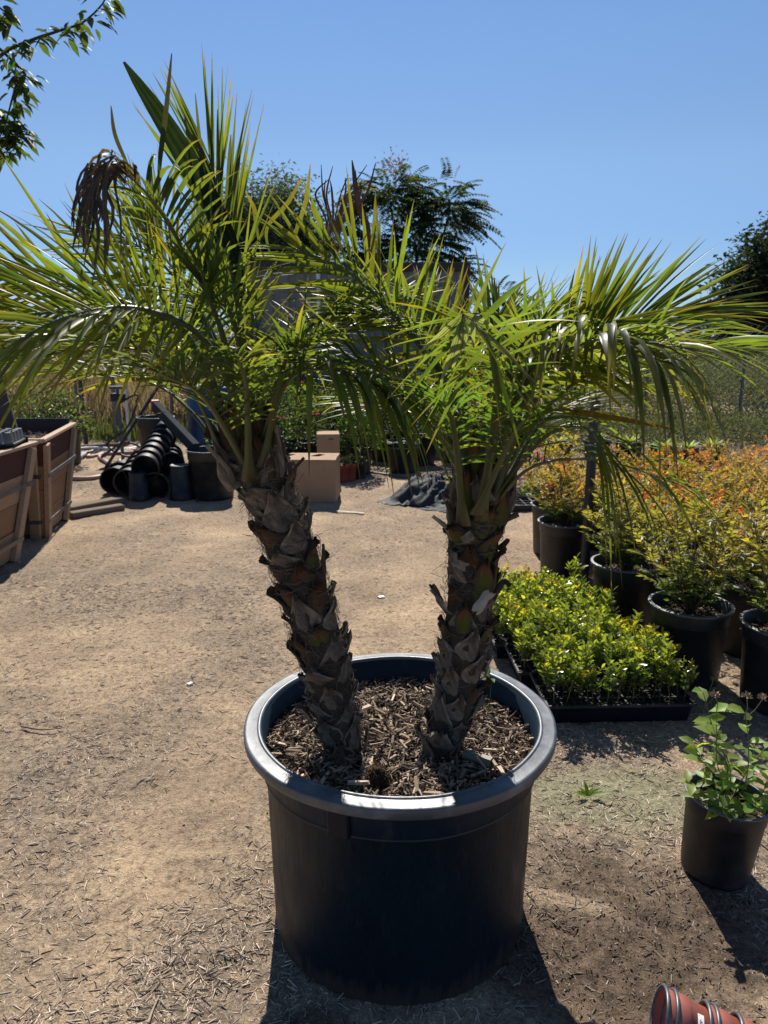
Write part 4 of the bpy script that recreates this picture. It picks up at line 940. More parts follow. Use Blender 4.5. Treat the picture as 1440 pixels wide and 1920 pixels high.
nand_pot(1.27, 3.72, 'wide black pot with pale rim just behind the seedling trays', 'bush with one red tip in the pale-rimmed pot behind the trays', 0, bush=1.1)
nand_pot(1.36, 3.10, 'large black pot touching the right rear of the seedling trays', 'broad feathery green bush right of the seedling trays', 0, 1.0, 1.28)
nand_pot(1.66, 2.86, 'black pot cut off by the right edge, in front of all the others', 'arching yellow-green bush at the right edge in the nearest pot', 0, bush=1.25)
nand_pot(1.80, 3.42, 'black pot with curved lip at the right edge, second from the front', 'yellow and orange bush at the right edge, second from the front', 1)
nand_pot(1.22, 5.12, 'black pot half hidden behind the pot at the path corner', 'low golden bush at the path corner farthest from the trays', 1)
rown = ['nearest full row', 'second full row', 'third full row', 'fourth full row', 'rearmost full row']; ordn = ['first', 'second', 'third', 'fourth', 'fifth', 'sixth', 'seventh']
for r_ in range(5):
    y = 3.95 + r_ * .44; xl = [1.66, 1.62, 1.64, 1.50, 1.45, 1.5][r_]; c_ = 0
    x = xl
    while x < .52 * (y * .974 + .2) + .35 and c_ < 7:
        nand_pot(x + random.gauss(0, .03), y + random.gauss(0, .03), f'black pot in the {rown[r_]} of bushes, {ordn[c_]} from the path', f'orange-tipped bush in the {rown[r_]}, {ordn[c_]} from the path', 1 if random.random() < .62 - .06 * r_ else 2, bush=random.uniform(.92, 1.08) - .05 * r_)
        x += .385; c_ += 1
nand_pot(1.52, 4.35, 'black pot squeezed between the path-side pots and the full rows', 'dense green bush squeezed between the path side and the full rows', 0)

# post
pp = gnd(1094, 1096); g = Geo(); tube(g, [(0, 0, -.05), (.0, 0, 1.32)], .029, 16, (1, 1, 1)); o = g.build('steel_post', M_post, None, True); o.location = pp; tag(o, 'dark round post standing in front of the potted bushes by the path', 'post')

# ------------------------------------------------------------------ flower trays beside the bushes
def flower_plant(loc, h, r, n, fcol, label, nf=10, lcol=(.05, .09, .03), name='flowering_plant', fl=.03, group=None, leaf=.04):
    g = Geo(); D = rdir(n, .0, 1); rad = rng.uniform(.3, 1, (n, 1)) ** .6; P = D * rad * np.array([r, r, h]); P[:, 2] += .01
    batch(g, LEAF, P, D + rdir(n) * .7, D + rdir(n) * .5, rng.uniform(.6, 1.2, n) * leaf, leaf * .4, cols(n, lcol, .3, .12), droop=.15)
    o = empty(name, loc, label=label, cat='plant', group=group); g.build('foliage', M_leaf, o, False)
    g = Geo(); 
    for k in range(5): a = k * 1.3; tube(g, [(0, 0, 0), (math.cos(a) * r * .5, math.sin(a) * r * .5, h * .7)], .004, 4, (.12, .10, .05))
    g.build('stem', M_rachis, o)
    for k in range(nf):
        d = rdir(1, .4, 1)[0]; p = d * np.array([r, r, h]) * 1.02; gg = Geo(); m_ = 7; a = np.arange(m_) / m_ * 6.28
        Dd = np.stack([np.cos(a), np.sin(a) * .8, .35 + .2 * np.sin(a)], 1); batch(gg, LEAF, np.tile(p, (m_, 1)), Dd, np.tile([0, -.5, 1.], (m_, 1)), fl * rng.uniform(.7, 1.1, m_), fl * .8, cols(m_, fcol, .15, .03)); gg.build('flower', M_petal, o)
    return o
def open_tray(c, w_, d_, rz, label, h=.06):
    o = empty('plug_tray', c, rz, label=label, cat='tray'); g = Geo()
    for (x, y, sx, sy) in ((0, -d_ / 2, w_, .012), (0, d_ / 2, w_, .012), (-w_ / 2, 0, .012, d_ - .013), (w_ / 2, 0, .012, d_ - .013)): box(g, (x, y, h / 2), (sx, sy, h))
    g.build('wall', M_black2, o); g = Geo(); box(g, (0, 0, .006), (w_ - .02, d_ - .02, .01)); g.build('floor_panel', M_black, o)
    g = Geo()
    for i2 in range(1, 6): box(g, (-w_ / 2 + w_ * i2 / 6, 0, h - .006), (.006, d_ - .015, .01))
    for j2 in range(1, 3): box(g, (0, -d_ / 2 + d_ * j2 / 3, h - .0065), (w_ - .015, .006, .009))
    g.build('cell_dividers', M_black2, o); return o
for k, (x, y, lb) in enumerate(((1.08, 6.55, 'empty black tray at the path edge behind the right palm'), (1.30, 6.95, 'black tray under the magenta flowers'), (1.02, 7.3, 'black tray farther back under pale green seedlings'), (1.62, 6.9, 'black tray beside the rearmost potted bushes'))):
    open_tray((x, y, 0), .54, .30, .06, lb)
flower_plant((1.20, 6.95, .03), .22, .20, 420, (.55, .05, .42), 'low plant with magenta flowers in the tray left of the bushes', 9, (.10, .15, .05), fl=.035)
flower_plant((1.50, 7.05, .03), .22, .20, 420, (.60, .06, .45), 'second magenta-flowered plant nearer the bushes', 6, (.12, .16, .05), fl=.035)
flower_plant((.92, 6.9, .0), .16, .14, 320, (.3, .3, .1), 'pale green plant at the corner of the flower trays', 0, (.16, .22, .06))
flower_plant((.66, 6.95, .0), .20, .11, 320, (.5, .4, .1), 'small bright yellow-green shrub behind the crumpled cloth', 0, (.26, .26, .02))

# crumpled shade cloth
def crumple(c, sx, sy, h, rz, label, seed):
    n = 56; u = np.linspace(-1, 1, n); X_, Y_ = np.meshgrid(u, u)
    r_ = np.sqrt(X_ ** 2 + Y_ ** 2); f1 = fbm(X_ * 2.2 + seed, Y_ * 1.4, 3, seed); f2 = fbm(X_ * 4.5 + 5 * f1, Y_ * 2.4 + 4 * f1, 3, seed + 5)
    rid = 1 - np.abs(2 * f2 - 1) * 2.4
    Z_ = h * np.clip(1 - r_ ** 2.2, 0, 1) * (.35 + .5 * f1) + h * .45 * np.clip(rid, 0, 1) * np.clip(1.15 - r_, 0, 1) + .006
    V = np.stack([X_ * sx * (1 + .25 * (f1 - .5)), Y_ * sy * (1 + .3 * (f2 - .5)), Z_], -1).reshape(-1, 3)
    i = np.arange(n - 1)[:, None] * n; j = np.arange(n - 1)[None]; F = np.stack([i + j, i + j + 1, i + n + j + 1, i + n + j], -1).reshape(-1, 4)
    g = Geo(); g.add(V, F); o = g.build('shade_cloth', M_cloth, None, True); o.location = c; o.rotation_euler = (0, 0, rz); return tag(o, label, 'cloth')
crumple((.47, 6.95, 0), .42, .42, .26, -.5, 'crumpled dark shade cloth heaped at the path side', 3)
crumple((.62, 6.55, 0), .28, .20, .07, -.6, 'flat loose end of shade cloth nearest the right trunk', 8)
g = Geo(); tube(g, spline([gp(690, 885), gp(740, 892), gp(775, 898), gp(800, 905)], 14), .016, 8); tag(g.build('irrigation_pipe', M_greypost, None, True), 'thin dark pipe lying across the path before the pots', 'pipe')

# ------------------------------------------------------------------ cardboard boxes
cb0 = gnd(585, 943)
box1 = empty('cardboard_box', (cb0.x, cb0.y + .21, 0), R(-2), label='brown cardboard box with closed bulging top standing on the path', cat='box')
W_, D_, H_ = .47, .42, .405
g = Geo(); box(g, (0, 0, H_ / 2), (W_, D_, H_ - .002), bev=.006); g.build('body', M_card, box1)
for s, yy in ((-1, -D_ / 4), (1, D_ / 4)):
    g = Geo(); V = []; nu = 8
    for i2 in range(nu + 1):
        for j2 in (0, 1):
            x = -W_ / 2 + W_ * i2 / nu; y = yy - D_ / 4 + j2 * D_ / 2; edge = (j2 == 1) if s < 0 else (j2 == 0)
            V.append([x, y, H_ + .003 + (.012 * math.sin(i2 * 1.3 + s) + .012 if edge else 0)])
    V = np.array(V); F = [[2 * k, 2 * k + 2, 2 * k + 3, 2 * k + 1] for k in range(nu)]; g.add(V, F); g.add(V - [0, 0, .003], [f[::-1] for f in F]); g.build('top_flap', M_card, box1)
g = Geo()
for k in range(3): box(g, (-.12 + k * .045, -D_ / 2 - .0012, .30 - .01 * k), (.028, .0012, .004), C=(1, 1, 1))
c2 = gnd(608, 905)
o = empty('cardboard_box', (-.60, 7.9, 0), R(5), label='smaller taller cardboard box standing behind the first one', cat='box')
g = Geo(); box(g, (0, 0, .26), (.24, .3, .52), bev=.005); g.build('body', M_card, o); g = Geo(); box(g, (.03, -.1515, .47), (.05, .001, .012)); g.build('hand_hole', M_ink, o)

# ------------------------------------------------------------------ pot pile at left
pile = {}
def single_pot(c, r, h, label, rotm=None, name='nursery_pot', taper=.84, mat=M_black2, seg=32, rimw=.07, band=True, group=None, cat='plant pot'):
    o = empty(name, c, label=label, cat=cat, group=group); b, q = pot_geo(r, h, seg, rimw, taper, band=band)
    b.build('body', mat, o, True); q.build('rim', mat, o, True)
    if rotm is not None: o.rotation_euler = rotm.to_euler()
    return o
def stack_pots(mouth, back, r, h, n, label, group):
    d = (Vector(mouth) - Vector(back)).normalized(); rm = d.to_track_quat('Z', 'Y').to_matrix().to_4x4(); b, q = pot_geo(r, h, 32, .09, .84)
    bm = b.mesh('body', M_black2, True); qm = q.mesh('rim', M_black2, True); L = (Vector(mouth) - Vector(back)).length
    for k in range(n):
        p = Vector(mouth) - d * (h + (L - h) * k / max(1, n - 1)); nm = ['outermost', 'second', 'third', 'fourth', 'fifth', 'sixth', 'seventh'][k]
        o = empty('nursery_pot', p, label=f'{label}, {nm} pot', cat='plant pot', group=group); o.rotation_euler = rm.to_euler(); link('body', bm, o); link('rim', qm, o)
stack_pots(at(272, 878, 6.95), at(318, 798, 8.0), .135, .30, 7, 'black pot in the long leaning stack on top of the heap', 'long stack of nested black pots')
stack_pots(at(238, 905, 6.90), at(275, 852, 7.9), .13, .30, 5, 'black pot in the lower left nested stack of the heap', 'lower left stack of nested pots')
stack_pots(at(322, 872, 7.2), at(318, 845, 7.9), .13, .28, 3, 'black pot in the short stack right of the long one', 'short stack of nested pots')
stack_pots(at(290, 912, 7.0), at(305, 885, 7.6), .14, .28, 2, 'black pot lying under the long stack, mouth to the camera', 'pots lying under the heap')
stack_pots(at(213, 902, 7.05), at(235, 880, 7.6), .135, .28, 2, 'black pot lying at the left end of the heap', 'pots lying at the left end')
bp = gnd(255, 941); flip = Matrix.Rotation(math.pi, 4, 'X')
o = single_pot((bp.x, bp.y + .1, .27), .105, .27, 'small dusty pot standing upside down before the heap', flip)
bp = gnd(336, 940); o = single_pot((bp.x, bp.y + .12, .33), .125, .33, 'taller black pot upside down with a sunlit base, beside the big grey one', flip)
bp = gnd(390, 941); bigp = single_pot((bp.x, bp.y + .22, 0), .235, .47, 'big dark grey pot standing at the right end of the pot heap', None, taper=.88, seg=48, rimw=.05)
g = Geo(); tube(g, [(-.1, -.215, .0), (-.1, -.215, .03)], .01, 6); g.build('drain_foot', M_black2, bigp)
# plank with red end
beamo = empty('channel_beam', (0, 0, 0), label='long dark metal channel with a red end leaning over the pot heap', cat='beam')
p0 = at(292, 762, 7.9); p1 = at(368, 842, 7.0); g = Geo(); beam(g, p0, p1, .07, .11, (1, 1, 1), bev=.004); g.build('channel', M_dull, beamo)
dd = (p0 - p1).normalized(); g = Geo(); beam(g, p0 + dd * .001, p0 + dd * .04, .085, .125, bev=.004); g.build('end_cap', M_redpaint, beamo)
bar = empty('water_barrel', (-2.05, 8.9, 0), label='dark blue plastic barrel behind the heap of pots', cat='barrel')
g = Geo(); lathe(g, [(0, 0), (.28, 0), (.30, .03), (.30, .30), (.31, .32), (.30, .34), (.30, .62), (.31, .64), (.30, .66), (.30, .92), (.27, .96), (0, .955)], 40); g.build('drum', M_blue, bar, True)
g = Geo(); tube(g, [(.12, -.1, .955), (.12, -.1, .985)], .035, 16); g.build('bung', M_white, bar)
single_pot((-2.65, 8.6, 0), .22, .62, 'tall black bin with a pale lit lip behind the heap', taper=.9)
single_pot((-1.75, 7.9, 0), .16, .34, 'black pot partly hidden behind the big grey pot', taper=.86)
# dark tall plants / stuff on the barrel
flower_plant((-1.72, 7.9, .30), .40, .20, 260, (.2, .2, .1), 'small plant with a bright leaf behind the big grey pot', 0, (.07, .12, .03))
# irrigation valve tangle
iv = empty('irrigation_standpipe', (-3.35, 9.4, 0), label='black valve standpipe with looped tubing by the white pipe', cat='standpipe')
g = Geo(); tube(g, [(0, 0, 0), (0, 0, .75)], .022, 10); g.build('riser', M_greypost, iv, True)
g = Geo(); box(g, (0, 0, .78), (.16, .12, .10), bev=.01); g.build('valve_body', M_black2, iv)
g = Geo(); tube(g, [(.0, 0, .83), (0, 0, .90)], .02, 8); tube(g, [(-.10, 0, .90), (.10, 0, .90)], .02, 8); g.build('handle', M_greypost, iv, True)
g = Geo(); tube(g, spline([(0, 0, .7), (.25, 0, .8), (.1, -.05, .4), (-.15, -.1, .2), (.1, -.15, .05), (.35, -.2, .12), (.15, -.3, .25), (-.2, -.2, .05)], 50), .014, 6); g.build('tubing', M_post, iv, True)
g = Geo(); p0 = gnd(260, 850); p1 = at(300, 720, 8.8); tube(g, [Vector((p0.x, 8.6, 0)), p1], .018, 8); tag(g.build('metal_rod', M_post, None, True), 'long dark rod leaning up behind the pot heap', 'rod')

# hoses and lumber
def hose(pts, r, label, mat=M_hose, name='garden_hose', cat='hose'):
    g = Geo(); tube(g, spline([gp(*p, r) for p in pts], 60), r, 8); return tag(g.build(name, mat, None, True), label, cat)
hose([(120, 896), (165, 897), (200, 890), (214, 878), (200, 866), (188, 858), (190, 852), (215, 850), (250, 848)], .024, 'thick faded pink hose curving in an S on the dirt by the crates')
hose([(150, 852), (180, 845), (165, 856), (200, 850), (240, 845), (255, 842)], .020, 'second faded hose coiled behind the S-shaped one')
hose([(140, 842), (180, 840), (230, 843), (262, 838)], .022, 'straight pale pipe lying at the foot of the fence', M_white, 'white_pipe', 'pipe')
hose([(138, 866), (150, 858), (164, 849)], .03, 'short pale grey pipe lying near the crate corner', M_greypost, 'grey_pipe', 'pipe')
hose([(224, 862), (228, 872), (226, 880)], .018, 'short yellow-green hose end beside the pots', M_paper, 'garden_hose', 'hose')
for (a_, b_, w_, h_, lb) in (((128, 957), (228, 938), .12, .07, 'weathered plank lying on the dirt beside the rear crate'), ((132, 966), (230, 950), .10, .05, 'second rough plank lying against the first near the crate'), ((140, 838), (240, 832), .08, .04, 'pale board lying along the fence foot')):
    g = Geo(); p0 = gp(*a_, h_ / 2); p1 = gp(*b_, h_ / 2); beam(g, p0, p1, w_, h_, (.20, .155, .115), bev=.006); tag(g.build('wooden_plank', M_lumber), lb, 'plank')

# ------------------------------------------------------------------ wooden crates
def crate(tops, bots, H, label, slabel, seed):
    """tops/bots: 4 corners A(near right) B(far right) C(far left) D(near left)"""
    rs = random.Random(seed); o = empty('wooden_crate', (0, 0, 0), label=label, cat='crate')
    tops = [Vector((*t, H)) for t in tops]; bots = [Vector((*t, .02)) for t in bots]
    cen = sum(tops, Vector()) / 4
    lerp = lambda a, b, t: a + (b - a) * t
    for s in range(4):
        a0, a1 = bots[s], bots[(s + 1) % 4]; b0, b1 = tops[s], tops[(s + 1) % 4]
        out = (a1 - a0).cross(b0 - a0).normalized()
        if out.dot(cen - (a0 + a1) / 2) > 0: out = -out
        nb = 4
        for k in range(nb):
            f0, f1 = k / nb + .004, (k + 1) / nb - .004
            p00, p01, p10, p11 = lerp(a0, b0, f0), lerp(a1, b1, f0), lerp(a0, b0, f1), lerp(a1, b1, f1)
            off = out * rs.uniform(-.004, .004); g = Geo(); V = [list(p + off) for p in (p00, p01, p11, p10)] + [list(p + off - out * .018) for p in (p00, p01, p11, p10)]
            c = (.085, .035, .030) if k == nb - 1 else rs.choice([(.38, .23, .13), (.31, .175, .095), (.43, .27, .16)])
            g.add(np.array(V), [[0, 1, 2, 3], [7, 6, 5, 4], [0, 4, 5, 1], [1, 5, 6, 2], [2, 6, 7, 3], [3, 7, 4, 0]], c); g.build('board', M_wood, o)
        for f in (.04, .93):
            g = Geo(); q0 = lerp(a0, a1, f) + out * .021; q1 = lerp(b0, b1, f) + out * .021 - Vector((0, 0, .02)); q0.z = .0
            beam(g, q0, q1, .035, .075, (.42, .29, .19), up=out.cross(q1 - q0)); g.build('batten', M_wood, o)
        g = Geo(); beam(g, lerp(b0, b1, -.01) + Vector((0, 0, .008)), lerp(b0, b1, 1.01) + Vector((0, 0, .008)), .05, .022 + .003 * s, (.50, .36, .24)); g.build('top_rail', M_wood, o)
        for f in (.17, .66):
            g = Geo(); q0 = lerp(lerp(a0, b0, f), lerp(a1, b1, f), -.01) + out * .044; q1 = lerp(lerp(a0, b0, f), lerp(a1, b1, f), 1.01) + out * .044; beam(g, q0, q1, .004, .03, (1, 1, 1), up=(0, 0, 1), bev=.0005); g.build('metal_strap', M_steel, o)
    g = Geo(); s_ = [lerp(lerp(b, t, .90), cen, .03) for b, t in zip(bots, tops)]; g.add(np.array([list(v) for v in s_]), [[0, 1, 2, 3]]); g.build('soil', M_soil, o)
    g = Geo(); n = 1300; u = rng.uniform(0, 1, n); v = rng.uniform(0, 1, n); S_ = [np.array(list(x)) for x in s_]
    P = (S_[0][None] * (1 - u)[:, None] + S_[1][None] * u[:, None]) * (1 - v)[:, None] + (S_[3][None] * (1 - u)[:, None] + S_[2][None] * u[:, None]) * v[:, None]; P[:, 2] += rng.uniform(0, .02, n)
    batch(g, CHIP, P, np.stack([rng.normal(0, 1, n), rng.normal(0, 1, n), rng.normal(0, .3, n)], 1), np.tile([0, 0, 1.], (n, 1)) + rng.normal(0, .3, (n, 3)), rng.uniform(.015, .05, n), .012, mixc((.10, .07, .05), (.42, .33, .25), rng.uniform(0, 1, n)), T=.004, jit=.05)
    g.build('bark_mulch', M_chip, o, False, 'stuff')
    g = Geo(); lin = [(tops[1], tops[2], 1), (tops[2], tops[3], 1)]
    for (q0, q1, _) in lin:
        i0 = lerp(q0, cen, .05); i1 = lerp(q1, cen, .05); beam(g, i0 + Vector((0, 0, .015)), i1 + Vector((0, 0, .015)), .012, .09)
    g.build('liner', M_black2, o)
    return o
crate([(-2.50, 5.38), (-2.72, 6.48), (-3.82, 6.46), (-3.60, 5.36)], [(-2.62, 5.52), (-2.72, 6.12), (-3.52, 6.12), (-3.45, 5.5)], .765, 'rear wooden box planter of mulch with strapped slanting sides', '', 1)
crate([(-2.49, 4.12), (-2.50, 5.26), (-3.62, 5.24), (-3.6, 4.1)], [(-2.54, 4.42), (-2.57, 4.92), (-3.45, 4.95), (-3.45, 4.42)], .765, 'front wooden box planter cut off by the left edge', '', 2)
# plug tray upside down on the front crate
ptray = empty('plug_tray', (-2.80, 5.02, .80), R(12), label='black multi-cell plug tray lying upside down on the front crate', cat='tray')
g = Geo(); box(g, (0, 0, .008), (.60, .32, .014), bev=.003); g.build('rim', M_black2, ptray)
for i2 in range(9):
    for j2 in range(4):
        g = Geo() if (i2 or j2) else Geo(); x = -.26 + i2 * .065; y = -.12 + j2 * .08
        if i2 == 0 and j2 == 0:
            g.add(np.array([[-.028, -.034, .0], [.028, -.034, 0], [.028, .034, 0], [-.028, .034, 0], [-.018, -.024, .07], [.018, -.024, .07], [.018, .024, .07], [-.018, .024, .07]]), [[4, 5, 6, 7], [0, 1, 5, 4], [1, 2, 6, 5], [2, 3, 7, 6], [3, 0, 4, 7]]); cellm = g.mesh('cell', M_rim)
        link('cell', cellm, ptray, mat=Matrix.Translation((x, y, .0155)))

# ------------------------------------------------------------------ generic trees
def crown(cent, rad, nclump, per, leaf, col, lum=.25, tmpl=KITE, wr=.4, shell=.55, clump=.22, dro=.2, holes=0):
    """foliage leaves in clumps filling an uneven ellipsoid"""
    g = Geo(); D = rdir(nclump, -.8, 1); rr = rng.uniform(shell, 1, (nclump, 1)) * (1 + .28 * (np.sin(D[:, :1] * 4 + D[:, 2:] * 5) * np.cos(D[:, 1:2] * 5 + 1)))
    cc = D * rr * np.array(rad) + np.array(cent)
    P = np.repeat(cc, per, 0) + rng.normal(0, 1, (nclump * per, 3)) * np.array(rad).mean() * clump
    cs = np.repeat(1 + rng.normal(0, .25, (nclump, 1)), per, 0)
    n = len(P); C = cols(n, col, lum, .08) * np.clip(cs, .5, 1.6)
    L = leaf * rng.uniform(.6, 1.3, n)
    batch(g, tmpl, P, rdir(n, -.7, .6), rdir(n, 0, 1), L, L * wr, np.clip(C, .004, .6), droop=dro)
    return g
def simple_tree(name, base, h, crowns, leaf, col, label, cat='tree', trunk_r=.12, per=40, group=None, bark=(.12, .09, .07), lean=(0, 0), ncl=120, mat=None):
    o = empty(name, base, label=label, cat=cat, group=group); g = Geo()
    tops = []
    for (c, r) in crowns: tops.append(c)
    m0 = Vector((lean[0], lean[1], h * .35)); tube(g, spline([(0, 0, -.1), m0 * .5, m0], 8), np.linspace(trunk_r, trunk_r * .7, 8), 8, bark); tk = g.build('trunk', M_bark, o, True)
    for c in tops:
        for q in range(3):
            g = Geo(); e = Vector(c) + Vector((random.uniform(-.5, .5) * crowns[0][1][0], random.uniform(-.4, .4), random.uniform(-.1, .6) * crowns[0][1][2])); tube(g, spline([m0, (m0 + e) / 2 + Vector((random.gauss(0, .15), 0, .1)), e], 8), np.linspace(trunk_r * .5, trunk_r * .12, 8), 6, bark); g.build('limb', M_bark, tk, True)
    G_ = Geo()
    for (c, r) in crowns:
        gg = crown(c, r, ncl, per, leaf, col)
        G_.add(np.concatenate(gg.V), np.concatenate(gg.F), np.concatenate(gg.C))
    G_.build('crown', mat or M_tree, o, False)
    return o

# pepper-like tree behind the container, left
def X_at(px, Yd, z): return (px - 720) / FPX * (Yd * CP + (CAMZ - z) * SP)
simple_tree('feathery_tree', (X_at(512, 20, 3), 20, 0), 5.2, [((0, 0, 4.2), (1.15, 1.1, 1.25)), ((-1.0, 0, 3.9), (.95, .9, 1.1)), ((.7, .2, 3.3), (.8, .9, 1.2)), ((0, 0, 2.6), (1.5, 1, .8))],   .11, (.085, .105, .065), 'round feathery grey-green tree behind the left palm', ncl=150, per=80)
# tree of heaven: compound leaves
def pinnate_tree(base, clumps, col, label, leafl=.55, name='pinnate_tree', seedc=(.16, .07, .03)):
    o = empty(name, base, label=label, cat='tree'); g = Geo(); m0 = Vector((0, 0, 1.6)); tube(g, [(0, 0, -.1), (.05, 0, .8), m0], [.14, .12, .10], 8, (.13, .11, .09)); tk = g.build('trunk', M_bark, o, True)
    G_ = Geo()
    for (c, r, nl) in clumps:
        e = Vector(c); g = Geo(); tube(g, spline([m0, (m0 + e) / 2 + Vector((.1, 0, -.1)), e], 8), np.linspace(.06, .02, 8), 6, (.13, .11, .09)); g.build('limb', M_bark, tk, True)
        D = rdir(nl, -.35, 1); o_ = np.array(c) + D * np.array(r) * rng.uniform(.25, .75, (nl, 1))
        hd = nrm(D * np.array([1, 1, .35]) + rng.normal(0, .2, (nl, 3))); ln = leafl * rng.uniform(.7, 1.2, nl)
        k = 19; t = np.linspace(.15, 1, k)
        side = nrm(np.cross(hd, np.array([0, 0, 1.]) + rng.normal(0, .15, (nl, 3))))
        Pp = o_[:, None] + hd[:, None] * (t[None] * ln[:, None])[..., None]; Pp[..., 2] -= .35 * (t[None] ** 2) * ln[:, None]
        sg = np.where(np.arange(k) % 2 == 0, 1., -1.)[None, :, None]
        Dd = hd[:, None] * .45 + side[:, None] * sg + np.array([0, 0, -.25])
        n = nl * k; cc = np.repeat(cols(nl, col, .3, .1), k, 0)
        batch(G_, KITE, Pp.reshape(-1, 3), Dd.reshape(-1, 3), np.tile([0, 0, 1.], (n, 1)) + rng.normal(0, .2, (n, 3)), np.tile(.13 * (1 - .3 * t), nl), .05, cc, droop=.25)
    G_.build('crown', M_tree, o, False)
    if seedc:
        for c in ((-1.3, -.3, 3.2), (-1.15, -.2, 3.8), (-.2, -.3, 4.55)):
            g = Geo(); n = 260; batch(g, KITE, np.array(c) + rng.normal(0, .13, (n, 3)), rdir(n), rdir(n), .05, .03, cols(n, seedc, .3)); g.build('seed_cluster', M_tree, o, kind='stuff')
    return o
bx = X_at(760, 15, 2.6)
pinnate_tree((bx, 15, 0), [((-.30, 0, 4.0), (.80, .6, .75), 170), ((.80, 0, 3.75), (.6, .5, .90), 140), ((.2, 0, 3.2), (.9, .7, .7), 140), ((.85, 0, 2.7), (.45, .5, .5), 60), ((-.6, .2, 2.8), (.6, .5, .6), 90), ((-1.2, 0, 3.2), (.28, .3, .9), 55), ((.1, .1, 2.3), (1.2, .6, .5), 110)], (.055, .080, .030), 'tall dark tree with layered feather-shaped leaves behind the container')
pinnate_tree((X_at(925, 13, 2), 13, 0), [((0, 0, 2.0), (.45, .4, .55), 34), ((.25, 0, 1.5), (.5, .4, .5), 34), ((-.3, 0, 1.5), (.4, .4, .5), 24)], (.04, .07, .025), 'smaller tree of feathery leaves right of the container', .5, seedc=None)
simple_tree('oak_tree', (X_at(1447, 19, 3), 19, 0), 4.2, [((.1, 0, 3.2), (1.0, 1, 1.1)), ((-.65, 0, 2.5), (.75, .8, .9)), ((-.45, 0, 1.7), (1.0, .8, .7)), ((.5, 0, 2.4), (.9, .8, 1.))], .16, (.030, .042, .024), 'dark rounded tree standing at the right edge beyond the fence', ncl=75, per=45)
o = simple_tree('cypress_tree', (X_at(1305, 60, 3), 60, 0), 4.5, [((0, 0, 2.7), (.35, .35, 1.7))], .25, (.02, .032, .022), 'thin dark cypress standing far off on the skyline', trunk_r=.1, ncl=60, per=30)
for k, (px, Yd, zt, wd, cl, lb) in enumerate(((1240, 32, 1.9, 1.2, (.035, .05, .028), 'low dark tree on the skyline left of the cypress'), (1330, 34, 1.6, 1.4, (.04, .055, .03), 'low bushy tree on the skyline right of the cypress'), (1400, 30, 1.6, 1.6, (.035, .05, .028), 'low dark tree under the right-hand tree'),
        (330, 32, 3.6, 2.6, (.04, .055, .03), 'dim wide tree seen through the left palm fronds'), (225, 34, 4.0, 2.2, (.042, .058, .032), 'dim tree on the skyline left of the left palm'), (90, 36, 2.4, 3.0, (.045, .06, .035), 'low skyline tree above the crates'), (1080, 36, 2.0, 2.6, (.045, .06, .035), 'low skyline tree behind the right palm'))):
    simple_tree('distant_tree', (X_at(px, Yd, 2), Yd, 0), zt, [((0, 0, zt * .62), (wd * .6, wd * .5, zt * .36)), ((wd * .4, 0, zt * .45), (wd * .5, .6, zt * .3)), ((-wd * .4, 0, zt * .45), (wd * .5, .6, zt * .3))], .2, cl, lb, trunk_r=.12, ncl=45, per=36)

# tree at left: trunk in the rear crate, drooping branches overhead
lt = empty('young_tree', (-2.99, 5.85, .70), label='slim tree in the rear crate, its leafy branches hanging into the top left corner', cat='tree')
o3 = Vector(lt.location)
g = Geo(); tube(g, spline([(0.03, 0, 0), (-.01, 0, .25), (-.05, 0, .55), (-.12, 0, 1.2), (-.10, 0, 2.4), (-.12, -.1, 3.2)], 24), np.linspace(.075, .04, 24), 12, (.085, .075, .07)); tk = g.build('trunk', M_bark, lt, True)
def Lp_(px, py, Y): return at(px, py, Y) - o3
brs = [[(-60, 180, 5.6), (0, 105, 5.3), (60, 75, 5.2), (110, 58, 5.15), (155, 42, 5.1), (190, 10, 5.1), (200, -12, 5.1)], [(-80, 60, 5.5), (40, 130, 5.3), (30, 160, 5.25), (15, 215, 5.2), (5, 255, 5.2)],
       [(-70, 180, 5.5), (-20, 200, 5.3), (20, 235, 5.2), (50, 245, 5.2)], [(-70, -30, 5.5), (-30, -10, 5.3), (0, 15, 5.2), (15, 25, 5.2)], [(-60, 220, 5.4), (-20, 250, 5.3), (10, 270, 5.25), (35, 250, 5.2)]]
tt_ = Lp_(-75, 150, 5.7)
for b_ in brs:
    g = Geo(); pts = [Vector((-.12, -.1, 2.0 if b_[0][1] > 0 else 3.0))] + [Lp_(*p) for p in b_]; Ps = spline(pts, 40); tube(g, Ps, np.linspace(.014, .003, 40), 6, (.06, .055, .045)); bo_ = g.build('branch', M_bark, tk, True)
    g = Geo(); n = 90 if b_[0][1] > 0 else 60; t = rng.uniform(.30, 1, n); idx = (t * 39).astype(int).clip(0, 38); P = Ps[idx] + rng.normal(0, .028, (n, 3)) ; P[:, 2] += rng.normal(-.01, .03, n)
    a = rng.uniform(0, 6.28, n); D = np.stack([np.cos(a) + .35, np.sin(a) * .8, rng.uniform(-.75, .1, n)], 1); L = rng.uniform(.065, .115, n)
    D_ = nrm(D); batch(g, LEAF, P + D_ * .02, D, np.stack([rng.normal(0, .35, n), rng.normal(0, .35, n), np.ones(n)], 1), L, L * .46, cols(n, (.055, .080, .028), .25), droop=.25)
    G2 = g; q = G2.build('leaves', M_over, lt, True); q['kind'] = 'stuff'
